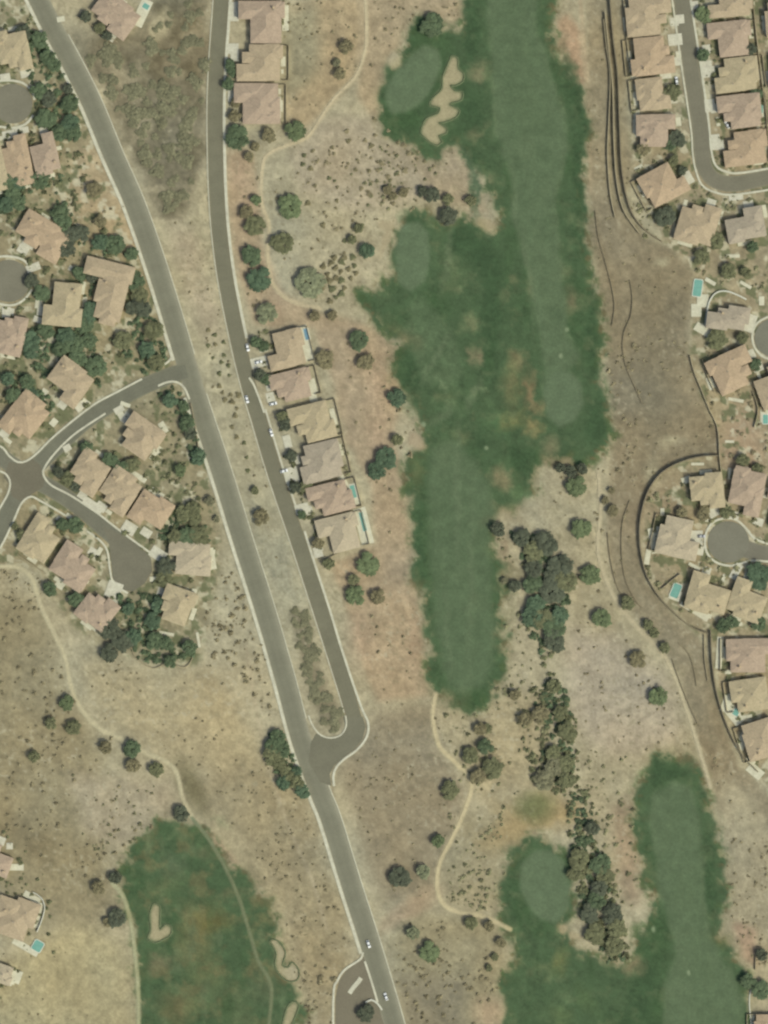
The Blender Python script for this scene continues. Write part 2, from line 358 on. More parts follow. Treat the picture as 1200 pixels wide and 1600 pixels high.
FW = {
 'fa': [(757,-60),(762,40),(770,110),(775,200),(790,250),(800,290),(798,340),(815,380),(825,420),(832,470),(842,510),(850,560),(850,610),(905,560),(897,540),(885,510),(882,470),(878,430),(872,390),(870,350),(868,310),(877,270),(886,230),(882,180),(868,140),(858,110),(848,80),(838,40),(835,-60)],
 'fb': [(678,700),(700,690),(728,700),(748,732),(765,760),(772,800),(762,850),(764,900),(770,950),(775,1000),(768,1050),(745,1076),(712,1078),(694,1050),(684,1000),(678,950),(672,880),(674,830),(666,780),(668,730)],
 'fc': [(640,478),(662,464),(690,500),(716,540),(722,580),(700,608),(668,600),(645,560),(633,520)],
 'fd': [(1020,1240),(1050,1222),(1078,1234),(1090,1270),(1095,1330),(1100,1400),(1105,1450),(1120,1480),(1145,1520),(1160,1570),(1160,1660),(1035,1660),(1038,1540),(1060,1490),(1045,1440),(1030,1390),(1025,1330),(1016,1280)],
}
GR = {
 'ga': [(663,70),(685,78),(690,100),(680,125),(668,150),(652,166),(632,176),(612,176),(603,160),(605,135),(625,105),(645,84)],
 'gb': [(628,352),(652,345),(668,362),(672,405),(664,440),(642,455),(622,442),(617,395)],
 'gc': [(862,582),(890,580),(908,598),(911,630),(898,656),(876,667),(855,650),(848,612)],
 'gd': [(835,1330),(860,1330),(880,1345),(890,1380),(888,1420),(870,1442),(845,1436),(825,1415),(812,1385),(815,1350)],
}
fmask = {k: pmask(p, 0, 7) for k, p in FW.items()}
gmask = {k: pmask(p, 0, 2) for k, p in GR.items()}
streak = fbm(7, 3, .6, 31, sx=1, sy=6)
for k, m in fmask.items():
    s = (.6 if k in ('fb', 'fc') else .9)*blur(m, 4 if k in ('fb', 'fc') else 2.5)*np.clip(.92+gf*.4, 0, 1)
    paint(s, (93,109,83))
    paint(s*np.clip(streak*1.3, 0, 1), (94,109,81), .6)
    paint(s*np.clip(gn*1.4-.15, 0, 1), (96,110,84), .5)
    paint(s*np.clip(-gn2*1.2, 0, 1), (78,97,68), .5)
    ol = smooth([p for p in FW[k] if -80 < p[1] < 1680], 8, True)
    paint(lmask(ol+ol[:1], 5, 6)*np.clip(.35+fbm(30, 3, .6, 50)*1.6, 0, 1), (104,119,90), .6 if k in ('fa', 'fd') else .15)
for k, m in gmask.items():
    paint(blur(m, 2), (97,113,88)); paint(blur(m, 2)*np.clip(gn2, 0, 1), (100,114,85), .5)
for x,y,rx,ry,rt in ((752,395,26,40,-20),(770,470,16,46,0),(762,545,14,50,0),(720,370,20,16,0),(740,300,8,40,-10),(905,300,9,120,0),(895,140,10,60,-10),(925,520,12,60,0),(930,660,16,34,0),(745,700,16,24,20),(640,590,12,50,0),(655,850,7,60,0),(815,720,16,24,0),(740,50,12,60,0),(735,175,20,30,0),(735,245,12,20,-30),(1035,1205,22,14,0),(1110,1380,8,60,0),(1000,1560,20,60,10),(800,1410,12,50,0),(640,340,16,10,0)):
    paint(emask(x,y,rx,ry,rt,.5,14), (62,84,58), .75)
for x,y,rx,ry,rt in ((700,400,5,50,10),(735,620,30,5,-60),(690,650,24,6,-30),(805,320,4,50,-5),(715,770,4,120,0),(735,900,4,110,2),(700,980,4,80,-3),(828,440,4,60,-5),(680,560,5,40,30)):
    paint(emask(x,y,rx,ry,rt,.7,10), (108,120,94), .5)
paint(pmask([(455,950),(478,950),(490,1010),(500,1040),(510,1075),(535,1100),(538,1135),(520,1145),(500,1125),(478,1060),(462,1000)], 3, 10), (116,108,86), .75)
paint(rough_m['c']*np.clip(fbm(28, 4, .6, 96)*3-.3, 0, 1), (112,108,78), .65)
paint(rough_m['c']*np.clip(fbm(22, 4, .6, 97, sx=1, sy=2)*3-.6, 0, 1), (98,112,84), .6)
# mottling of everything that is not turf
keep = 1-blur(rough, 3)
fwm = np.clip(sum(blur(m, 3) for m in list(fmask.values())+list(gmask.values())), 0, 1); wear = (1-keep)*(1-.8*fwm)
n1 = fbm(46, 5, .6, 21); n2 = fbm(12, 4, .7, 22); n3 = fbm(90, 3, .5, 23)
BASE *= (1+keep*(n1*.08+n2*.13+fbm(5, 2, .7, 24)*.08))[..., None]
BASE *= (1+(1-keep)*(gf*.10+fbm(5, 2, .7, 33)*.07))[..., None]
paint(wear*np.clip(fbm(22, 4, .65, 34)*2.0-.45, 0, 1), (106,116,86), .6)
paint(wear*np.clip(fbm(30, 4, .65, 35)*2.0-.6, 0, 1), (124,122,92), .5)
paint(wear*np.clip(fbm(26, 3, .65, 36, sx=1, sy=3)*2.0-.5, 0, 1), (60,84,54), .5)
tint = (keep*n3*5)[..., None]*np.array([1.0, .1, -.8]); BASE += tint
scr = np.clip(fbm(5, 2, .7, 25)*2.2-.55, 0, 1)*np.clip(.55+fbm(120, 2, .5, 26)*1.2, 0, 1)*keep
paint(scr, (116,110,84), .45)
for k, m in gmask.items(): paint(blur(m, 2), (97,113,88), .6)
for k in ('fa', 'fd', 'fb'): paint(blur(fmask[k], 3), (95,111,86), .45)
paint(np.clip(fbm(7, 3, .7, 27)*2.6-.6, 0, 1)*np.clip(.4+fbm(110, 2, .5, 28)*1.6, 0, 1)*keep, (176,168,140), .6)
nbm = np.clip(pmask(west_nb, 4)+pmask(east, 4), 0, 1)*keep
bit = fbm(13, 3, .65, 81); bit2 = fbm(15, 3, .65, 82)
paint(nbm*np.clip(bit*5-.7, 0, 1), (190,184,155), .75)
paint(nbm*np.clip(bit2*5-.6, 0, 1), (98,102,72), .8)
# weather streaks of the bottom left slope
st = fbm(16, 3, .6, 41, sx=1, sy=1)
# bunkers and paths
BK = {
 'ba': [(705,88),(714,90),(716,108),(724,115),(723,126),(712,133),(703,133),(710,142),(722,144),(720,156),(705,160),(702,164),(717,172),(712,183),(695,190),(685,192),(697,200),(697,208),(685,212),(690,222),(684,227),(672,222),(658,208),(660,198),(667,185),(685,177),(687,168),(672,164),(675,155),(690,140),(692,120),(698,105)],
 'bb': [(612,82),(620,80),(628,88),(627,102),(618,109),(606,103),(606,92)],
 'bc': [(240,1412),(249,1416),(249,1440),(250,1453),(258,1445),(267,1448),(266,1460),(255,1467),(243,1472),(231,1466),(236,1452),(234,1430)],
 'bd': [(422,1469),(433,1470),(445,1488),(440,1508),(450,1512),(456,1504),(466,1516),(464,1530),(450,1532),(435,1520),(430,1505),(432,1490)],
 'be': [(440,1606),(448,1576),(458,1565),(466,1570),(462,1584),(452,1606)],
 'bf': [(640,676),(650,674),(660,686),(667,698),(661,705),(652,700),(636,694)],
}
for k, p in BK.items():
    paint(blur(inside(p, GX, GY).astype(float), 2), (166,157,128) if k != 'bf' else (160,146,118))
for x, y, rx, ry in ((604,372,6,30),(600,350,10,8),(880,1452,8,8),(898,1462,10,6),(925,1425,10,6),(760,352,18,10)):
    paint(emask(x,y,rx,ry,20,.35,4), (162,149,118), .9)
for x, y, rx, ry in ((876,556,4,5),(812,840,6,5),(1021,1452,4,6),(886,515,4,4),(662,663,4,5),(760,700,4,4),(1076,1520,3,5)):
    paint(emask(x,y,rx*.8,ry*.8,0,.5,0), (150,162,132), .7)
PATHS = [
 ([(-40,890),(0,885),(30,887),(50,905),(65,950),(85,990),(102,1030),(110,1070),(125,1105),(155,1138),(190,1155),(225,1175),(255,1188),(275,1205),(285,1245),(300,1278)], 5.5, (170,160,126)),
 ([(300,1278),(325,1310),(350,1352),(372,1400),(388,1450),(403,1500),(420,1530),(424,1560),(414,1650)], 4.5, (118,124,96)),
 ([(176,1380),(192,1400),(204,1440),(212,1500),(216,1560),(216,1650)], 6, (150,148,124)),
 ([(680,1085),(676,1120),(686,1165),(710,1190),(736,1222),(726,1265),(706,1310),(686,1350),(683,1390),(695,1415),(720,1426),(755,1432),(797,1452)], 6, (176,162,124)),
 ([(568,-40),(573,40),(570,80),(555,120),(525,150),(500,185),(480,214),(440,230),(415,244),(408,280),(409,320),(420,350),(418,400),(425,440),(442,462),(465,474),(500,482)], 5, (174,160,126)),
 ([(935,740),(938,800),(934,860),(948,910),(970,950),(1000,985),(1035,1022),(1055,1060),(1076,1120),(1092,1170),(1110,1230)], 6, (166,154,122)),
]
pathm = []
for pts, w, c in PATHS:
    m = lmask(smooth(pts, 8), w+1.2, 3); paint(m, tuple(v+(15 if v > 124 or c[0] > 160 else 4) for v in c), .95); pathm.append(m > .5)

def albedo(rgb):
    c = np.clip(rgb, 0, 255)/255.0
    l = np.where(c <= .04045, c/12.92, ((c+.055)/1.055)**2.4)
    return l/np.array(KL)
tf = blur(rough, 4)[..., None]
BASE = BASE*(1-tf)+BASE*np.array([.95, .945, .90])*tf
ALB = albedo(BASE)

def grid_sheet(name, mask, z, material, relief=0.0):
    """sheet made of the grid cells where mask is true (None = all)"""
    fm = np.ones((ny-1, nx-1), bool) if mask is None else (mask[:-1, :-1] & mask[1:, :-1] & mask[:-1, 1:] & mask[1:, 1:])
    idx = np.arange(ny*nx).reshape(ny, nx)
    q = np.stack([idx[:-1, :-1], idx[1:, :-1], idx[1:, 1:], idx[:-1, 1:]], -1)[fm]
    used, inv = np.unique(q.ravel(), return_inverse=True)
    X = ((GX.ravel()[used])-600)*S; Y = (800-GY.ravel()[used])*S
    co = np.stack([X, Y, np.full(len(used), z)], -1).astype(np.float32)
    cols = np.concatenate([ALB.reshape(-1, 3)[used], np.ones((len(used), 1))], 1)
    me = bpy.data.meshes.new(name); n = len(q)
    extra = []
    if mask is None:            # skirt out to the horizon
        b0x, b1x = X.min(), X.max(); b0y, b1y = Y.min(), Y.max()
    me.vertices.add(len(used)); me.vertices.foreach_set('co', co.ravel())
    me.loops.add(n*4); me.loops.foreach_set('vertex_index', inv.astype(np.int32).ravel())
    me.polygons.add(n)
    me.polygons.foreach_set('loop_start', np.arange(0, n*4, 4, dtype=np.int32))
    me.update(calc_edges=True)
    a = me.color_attributes.new('Col', 'FLOAT_COLOR', 'POINT')
    a.data.foreach_set('color', cols.astype(np.float32).ravel())
    me.materials.append(material)
    return tag(link(name, me), kind='structure')

grid_sheet('ground', None, 0.0, M['ground'])
# far ground out to the horizon, a little under the near sheet
far = MB(); F = 9000
far.quad((-F, -F, -0.3), (F, -F, -0.3), (F, F, -0.3), (-F, F, -0.3))
fm_ = mat('far_desert', (156,145,115), scale=0.01, lo=0.8, hi=1.15, scale2=0.06)
tag(far.build('desert_plain', fm_), kind='structure')

any_fg = np.zeros(GX.shape, bool)
bm_ = {k: inside(p, GX, GY) for k, p in BK.items()}
for k, m in rough_m.items(): grid_sheet('golf_rough', m > .5, 0.05, M['turf'])
for k, m in fmask.items(): grid_sheet('fairway', m > .5, 0.09, M['turf'])
for k, m in gmask.items(): grid_sheet('putting_green', m > .5, 0.13, M['turf'])
for k, m in bm_.items(): grid_sheet('sand_bunker', m, 0.17, M['ground'])
for i, (m, nm) in enumerate(zip(pathm, ('footpath','cart_path','cart_path','cart_path','cart_path','dirt_track'))): grid_sheet(nm, m, 0.21+.015*i, M['ground'])

# turf lips of the bunkers: real rims that throw a little shade
LIP = mat('bunker_lip', (98,108,78), scale=1.2, lo=0.85, hi=1.15)
def lip(p):
    ar = sum(p[i][0]*p[(i+1) % len(p)][1]-p[(i+1) % len(p)][0]*p[i][1] for i in range(len(p)))
    sg = 1 if ar < 0 else -1
    q = smooth(p+[p[0]], 4); mb = MB(); n_ = len(q)
    for i, a in enumerate(q):
        b = q[(i+1) % n_]; c_ = q[i-1]; dx, dy = b[0]-c_[0], b[1]-c_[1]; L = math.hypot(dx, dy) or 1
        nx_, ny_ = -dy/L, dx/L
        for o_, z_ in ((-.3, 0.1), (.5, .5), (.9, .5), (2.0, 0.1)): mb.v.append(P(a[0]+nx_*o_*sg, a[1]+ny_*o_*sg, z_))
    for i in range(n_-1):
        for k in (0, 1, 2): a = i*4+k; mb.f.append((a, a+1, a+5, a+4))
    return tag(mb.build('bunker_lip', LIP), kind='structure')
for k in ('ba', 'bc', 'bd', 'be'): lip(BK[k])
# ------------------------------------------------------------------ roads
def offset(pts, d):
    out = []
    for i, p in enumerate(pts):
        a = pts[max(0, i-1)]; b = pts[min(len(pts)-1, i+1)]
        dx, dy = b[0]-a[0], b[1]-a[1]; L = math.hypot(dx, dy) or 1
        out.append((p[0]-dy/L*d, p[1]+dx/L*d))       # +d lies to the west of a line running down the map
    return out
def road(name, pts, w, z, c, edge, prof=None):
    """asphalt strip; colour runs across it through lateral stations"""
    pts = smooth(pts, 5)
    st = [-1, -.9, -.72, -.45, -.2, 0, .2, .45, .72, .9, 1]
    pr = prof or [1, .5, 0, .12, 0, .15, 0, .12, 0, .5, 1]
    rows = [offset(pts, s*w/2) for s in st]
    v, f, cl = [], [], []
    k = len(st)
    for i in range(len(pts)):
        jit = 1+rng.uniform(-.012, .012)
        for s in range(k):
            v.append(P(*rows[s][i], z))
            t = pr[s]
            cc = T(tuple((a*(1-t)+b*t)*jit for a, b in zip(c, edge)))
            cl += [*cc, 1]
    for i in range(len(pts)-1):
        for s in range(k-1):
            a = i*k+s; f.append((a, a+1, a+k+1, a+k))
    me = bpy.data.meshes.new(name); me.from_pydata(v, [], f); me.update()
    at = me.color_attributes.new('Col', 'FLOAT_COLOR', 'POINT'); at.data.foreach_set('color', cl)
    me.materials.append(M['asphalt'])
    return tag(link(name, me), kind='structure')
def apoly(name, pts, z, c, m='asphalt'):
    mb = MB(); mb.prism([P(*p)[:2] for p in pts], z-0.04, z)
    me = mb.mesh(name, M[m])
    if m == 'asphalt':
        at = me.color_attributes.new('Col', 'FLOAT_COLOR', 'POINT')
        at.data.foreach_set('color', [*T(c), 1]*len(me.vertices))
    return tag(link(name, me), kind='structure')
def circle(x, y, r, n=40): return [(x+r*math.cos(2*math.pi*i/n), y+r*math.sin(2*math.pi*i/n)) for i in range(n)]
def ribbon(name, pts, w, z0, z1, m, kind='structure', label=None, cat=None, group=None, sm=True):
    """raised strip with real sides: sidewalks, kerbs, walls"""
    pts = smooth(pts, 5) if sm else pts
    a = offset(pts, w/2); b = offset(pts, -w/2); z1 += rng.uniform(0, .03)
    mb = MB(); n = len(pts)
    for i in range(n):
        mb.v += [P(*a[i], z0), P(*a[i], z1), P(*b[i], z1), P(*b[i], z0)]
    for i in range(n-1):
        for s in (0, 1, 2): q = i*4+s; mb.f.append((q, q+1, q+5, q+4))
    mb.f += [(0, 3, 2, 1), tuple((n-1)*4+s for s in (0, 1, 2, 3))]
    o = mb.build(name, M[m])
    return tag(o, label, cat, group, kind)

main = [(22,-90),(41,-45),(61,0),(85,48),(113,100),(143,160),(176,240),(211,320),(246,420),(277,520),(301,600),(317,650),(347,740),(378,840),(416,960),(445,1060),(472,1160),(501,1240),(517,1280),(548,1380),(580,1480),(613,1590),(640,1690)]
front = [(350,-90),(347,-40),(345.5,0),(338,110),(336,200),(339.5,320),(350,420),(369,520),(388,600),(403,650),(430,740),(464,840),(503,960),(535,1060),(550,1110),(555,1135),(549,1155),(535,1170),(515,1181),(492,1188)]
AS1, AS2, ED = (118,116,97), (114,111,91), (146,142,120)
road('main_road', main, 31, 0.08, AS1, ED, [1.0,.85,.5,.2,.05,.12,.1,0,.2,.3,.9])
road('frontage_road', front, 24, 0.12, AS2, (126,118,94))
apoly('road_junction', [(536,1120),(567,1120),(571,1136),(566,1156),(552,1172),(536,1184),(522,1196),(515,1210),(518,1228),(500,1222),(482,1190),(486,1160),(494,1146),(512,1153),(530,1150),(540,1138)], 0.16, (114,111,92))
west = [(292,580),(272,585),(248,594),(222,605),(190,622),(160,640),(130,661),(98,690),(68,718),(48,742),(26,775),(6,815),(-14,860),(-40,920)]
road('residential_street', west, 26, 0.20, (109,108,91), (126,123,102))
road('residential_street', [(-60,690),(-10,708),(20,727),(45,745),(85,766),(125,793),(160,823),(190,850),(205,870)], 27, 0.24, (112,110,93), (126,123,102))
apoly('cul_de_sac', [(160,822),(170,845),(174,878),(177,905),(190,922),(208,924),(226,912),(238,892),(236,872),(218,852),(190,835)], 0.28, (114,110,92))
apoly('road_junction', [(14,722),(32,724),(50,716),(62,726),(72,748),(66,762),(50,772),(36,786),(18,775),(16,758),(6,746)], 0.28, (110,105,87))
for x, y, r in ((20,162,31),(14,439,33)):
    apoly('cul_de_sac', circle(x, y, r), 0.20, (120,116,98))
    road('residential_street', [(x-5, y),(x-40, y+4),(x-90, y+6)], 24, 0.16, (112,108,90), (130,124,102))
east_st = [(1052,-90),(1058,-40),(1065,0),(1079,100),(1094,200),(1097,240),(1103,266),(1120,283),(1150,287),(1200,277),(1290,262)]
road('residential_street', east_st, 25, 0.12, (116,112,94), (132,126,104))
apoly('cul_de_sac', circle(1209,528,30), 0.20, (118,116,100)); road('residential_street', [(1212,528),(1290,528)], 24, 0.16, (112,108,90), (130,124,102))
apoly('cul_de_sac', circle(1138,847,32.5), 0.20, (120,117,100)); road('residential_street', [(1142,850),(1165,858),(1200,867),(1290,880)], 27, 0.16, (116,112,96), (126,122,102))
apoly('entry_drive', [(569,1494),(556,1504),(542,1514),(530,1532),(524,1558),(524,1700),(634,1700),(606,1600),(590,1550),(577,1505)], 0.05, (118,111,92))

# sidewalks (0.15 m kerb step) and gutters
def part_of(pts, y0, y1):
    s = smooth(pts, 5); return [p for p in s if y0 <= p[1] <= y1 and p[0] < 1105]
SW = 'sidewalk'
ribbon(SW, offset(part_of(main, -90, 560), 18.4), 5.0, 0, 0.36, 'concrete', sm=False)
ribbon(SW, offset(part_of(main, 612, 1488), 18.4), 5.0, 0, 0.36, 'concrete', sm=False)
ribbon('kerb', offset(part_of(main, 60, 560), -16.6), 1.4, 0, 0.32, 'concrete', sm=False)
ribbon('kerb', offset(part_of(main, 620, 1130), -16.6), 1.4, 0, 0.32, 'concrete', sm=False)
ribbon('kerb', offset(part_of(main, 1230, 1690), -16.6), 1.6, 0, 0.32, 'concrete', sm=False)
ribbon(SW, offset(part_of(front, -90, 535), -14.5), 4.6, 0, 0.36, 'concrete', sm=False)
ribbon(SW, [(389,590),(396,600),(405,622),(413,645)], 3.2, 0, 0.36, 'concrete')
ribbon(SW, offset(part_of(front, 640, 800), -14.3), 3, 0, 0.36, 'concrete', sm=False)
ribbon(SW, [(476,830),(491,878),(515,952),(532,1008),(551,1066),(566,1108),(575,1128),(575,1145),(568,1160),(555,1174),(538,1186),(526,1198),(521,1212),(522,1228)], 3.6, 0, 0.36, 'concrete')
ribbon('kerb', offset(part_of(front, -90, 1110), 12.7), 1.4, 0, 0.32, 'concrete', sm=False)
ribbon('kerb', [(540,1118),(541,1134),(533,1148),(518,1153),(502,1149),(490,1136),(482,1118)], 2.2, 0.1, 0.34, 'concrete')
ribbon(SW, [(266,546),(268,558),(262,566),(252,572)], 3.2, 0, 0.36, 'concrete')
ribbon(SW, [(247,603),(262,597),(276,597),(288,606),(296,624)], 3.2, 0, 0.36, 'concrete')
ribbon(SW, [(-40,690),(0,697),(14,712),(28,722),(42,720),(58,708),(82,684),(118,654),(150,630),(184,612),(222,592)], 3, 0, 0.36, 'concrete')
ribbon(SW, [(165,646),(140,662),(112,682),(86,708),(70,730),(68,742),(80,758),(110,774),(150,800),(186,828),(238,866)], 3, 0, 0.36, 'concrete')
ribbon(SW, [(-40,728),(0,736),(12,744),(16,756),(12,772),(2,790),(-20,826)], 3, 0, 0.36, 'concrete')
ribbon(SW, [(-10,872),(6,846),(22,812),(34,786),(48,776),(62,782),(90,798),(112,812)], 3, 0, 0.36, 'concrete')
ribbon(SW, [(136,830),(158,846),(168,862),(172,890),(178,912),(200,927)], 3, 0, 0.36, 'concrete')
ribbon(SW, [(-12,128),(4,126),(20,126),(36,130),(50,142),(54,156)], 3.4, 0, 0.36, 'concrete')
ribbon(SW, [(52,180),(40,194),(20,200),(0,198),(-20,196)], 3.4, 0, 0.36, 'concrete')
ribbon(SW, [(-16,468),(4,476),(24,476),(40,466),(50,452)], 3.4, 0, 0.36, 'concrete')
ribbon(SW, [(-14,406),(0,401),(18,401),(36,406),(48,418)], 3.4, 0, 0.36, 'concrete')
ribbon(SW, offset(part_of(east_st, -90, 262), 14.5), 2.6, 0, 0.36, 'concrete', sm=False)
ribbon(SW, [(1079,0),(1093,90),(1107,188),(1111,232),(1118,258),(1134,268),(1160,270),(1240,256)], 3.4, 0, 0.36, 'concrete')
ribbon(SW, [(1086,262),(1096,288),(1116,300),(1150,304),(1240,290)], 3.0, 0, 0.36, 'concrete')
ribbon(SW, [(1207,878),(1176,876),(1160,880),(1140,884),(1118,878),(1104,862),(1102,838),(1112,818),(1130,810),(1150,812),(1166,826),(1180,842),(1207,852)], 3.4, 0, 0.36, 'concrete')
ribbon(SW, [(1200,495),(1184,504),(1176,520),(1178,540),(1190,556),(1206,562)], 3.4, 0, 0.36, 'concrete')
ribbon(SW, [(567,1488),(564,1498),(552,1506),(538,1516),(527,1533),(521,1558),(521,1690)], 3.4, 0, 0.36, 'concrete')
ribbon('kerb', [(570,1502),(576,1520),(583,1542),(590,1566)], 3.2, 0.04, 0.2, 'concrete')
ribbon('median_island', [(546,1552),(552,1543),(560,1534),(564,1528)], 7, 0.04, 0.2, 'concrete')

# ------------------------------------------------------------------ driveways and patios
def slab(name, x, y, w, h, rot=0, m='drive', z=0.27):
    mb = MB(); c, s = math.cos(R(rot)), math.sin(R(rot))
    X, Y, _ = P(x, y); pts = []
    for u, v in ((-1,-1),(1,-1),(1,1),(-1,1)):
        a, b = u*w*S/2, v*h*S/2
        pts.append((X+a*c-b*s, Y+a*s+b*c))
    mb.prism(pts, -0.05, z+rng.uniform(.03, .08))
    return tag(mb.build(name, M[m]), kind='structure')
for a in ((365,18,16,30),(364,76,18,16,0),(363,150,14,18),(405,566,26,16,14),(421,606,10,10,14),(449,690,12,20,14),(455,742,22,24,14),(472,795,22,16,14),(497,863,14,16,14),
          (145,790,34,14,-33),(202,825,22,18,-33),(247,866,26,18,-33),(178,922,24,26,-20),(186,640,16,10,30),(105,700,12,10,30),(125,635,16,12,40),(15,1322,10,10),
          (1105,108,16,26,6),(1109,165,16,20,6),(1118,222,14,24,5),(1055,62,22,18,6),(1040,118,18,10,6),(1085,8,12,12,6),(1062,30,14,14,6),(1172,505,16,28,-20),(1088,842,20,26,0),(1114,800,18,16,30),(1150,893,12,26,-30),(1075,278,14,20,30),(1185,815,16,12,-20),
          (30,205,30,10,12),(45,380,20,14,-30),(52,418,22,12,20),(10,488,14,16,0),(60,500,16,10,-20),(8,120,16,10,10),(1150,308,22,10,6)):
    slab('driveway', *a)
for a in ((222,20,18,44,-25),(446,28,10,40,0),(434,168,10,34,0),(478,536,15,56,14),(487,612,12,32,14),(521,652,8,24,14),(534,748,26,10,-60),(553,772,16,34,14),(568,822,20,58,14),
          (248,778,46,7,-33),(217,745,26,8,-33),(330,873,12,34,10),(95,912,14,16,-33),(255,668,10,18,30),(80,262,30,6,15),(1000,200,8,30,6),(990,110,12,26,6),(1098,470,18,20,0),(1088,485,16,20,0),(1098,515,26,14,-30),
          (1124,1020,10,50,-4),(1148,1118,30,18,-50),(1135,1100,14,26,-20),(1160,1158,14,28,-25),(1180,1205,26,16,-40),(1140,970,26,12,14),(1085,955,50,8,-32),(1055,930,18,16,-20),(60,1430,9,40,-10),(50,1402,28,10,-30),(40,1480,44,10,-30),(14,1522,40,20,-20),(25,1355,24,10,0),(1020,845,10,40,10),(1195,650,14,20,0),(1012,870,8,24,-10),(1072,750,14,10,20)):
    slab('patio', *a, m='patio', z=0.22)

for a in ((95,30,12,8,10),(48,112,10,8,0),(10,214,30,6,12),(90,232,12,6,12),(112,420,10,8,-30),(150,432,20,5,-33),(60,475,10,14,-6),(130,450,6,20,-6),(128,520,12,5,30),(92,548,12,5,10),(70,612,10,8,-36),(135,628,14,6,-36),(12,688,14,6,-38),(84,660,12,10,50),(190,650,10,16,30),(196,632,16,6,-20),(245,705,12,6,-35),(170,800,10,6,-33),(215,745,22,6,-33),(108,806,10,6,-33),(155,862,14,7,60),(130,905,20,5,-33),(182,915,16,16,-10),(240,905,12,8,0),(300,845,30,4,-5),(302,930,8,20,-15),(260,990,24,5,-10),(310,1000,4,24,10),(275,925,10,6,0),
          (1000,60,8,18,6),(995,180,10,16,6),(1060,85,8,10,6),(1060,190,8,14,6),(1045,180,10,6,0),(998,262,14,6,28),(1070,320,6,16,-17),(1125,340,6,22,-17),(1195,330,6,20,10),(1145,400,22,5,0),(1110,440,18,6,-30),(1165,445,20,5,-30),(1190,470,8,14,0),(1108,600,5,20,20),(1150,625,24,5,-10),(1185,585,5,24,20),(1140,690,14,4,0),(1090,725,20,4,0),(1140,740,5,18,0),(1035,800,6,12,0),(1100,812,14,5,-12),(1085,885,20,5,-30),(1130,905,5,16,-17),(1150,975,20,6,0),(1138,1050,10,6,0),(1146,1075,6,16,0),(1165,1120,20,5,8),(1172,1190,16,8,-30),(1125,60,6,16,5),(1122,190,6,14,7),(1185,200,5,20,5),(1185,255,16,5,5),(1180,120,5,16,5)):
    slab('patio', *a, m='patio', z=0.2)
# ------------------------------------------------------------------ houses
def hip(mb, x0, y0, x1, y1, z, pitch=0.27, oh=0.45):
    x0 -= oh; y0 -= oh; x1 += oh; y1 += oh
    w, h = x1-x0, y1-y0; r = min(w, h)/2; t = z+r*pitch
    if w >= h: a, b = (x0+r, (y0+y1)/2, t), (x1-r, (y0+y1)/2, t)
    else: a, b = ((x0+x1)/2, y0+r, t), ((x0+x1)/2, y1-r, t)
    A, B, C, D = (x0,y0,z), (x1,y0,z), (x1,y1,z), (x0,y1,z)
    d = 0.18
    if w >= h:
        mb.poly([A,B,b,a]); mb.poly([B,C,b]); mb.poly([C,D,a,b]); mb.poly([D,A,a])
    else:
        mb.poly([A,B,a]); mb.poly([B,C,b,a]); mb.poly([C,D,b]); mb.poly([D,A,a,b])
    lo = [(p[0],p[1],z-d) for p in (A,B,C,D)]
    for i in range(4):
        j = (i+1) % 4; q = (A,B,C,D); mb.quad(lo[i], lo[j], q[j], q[i])
    mb.poly(lo[::-1])
    return a, b, t

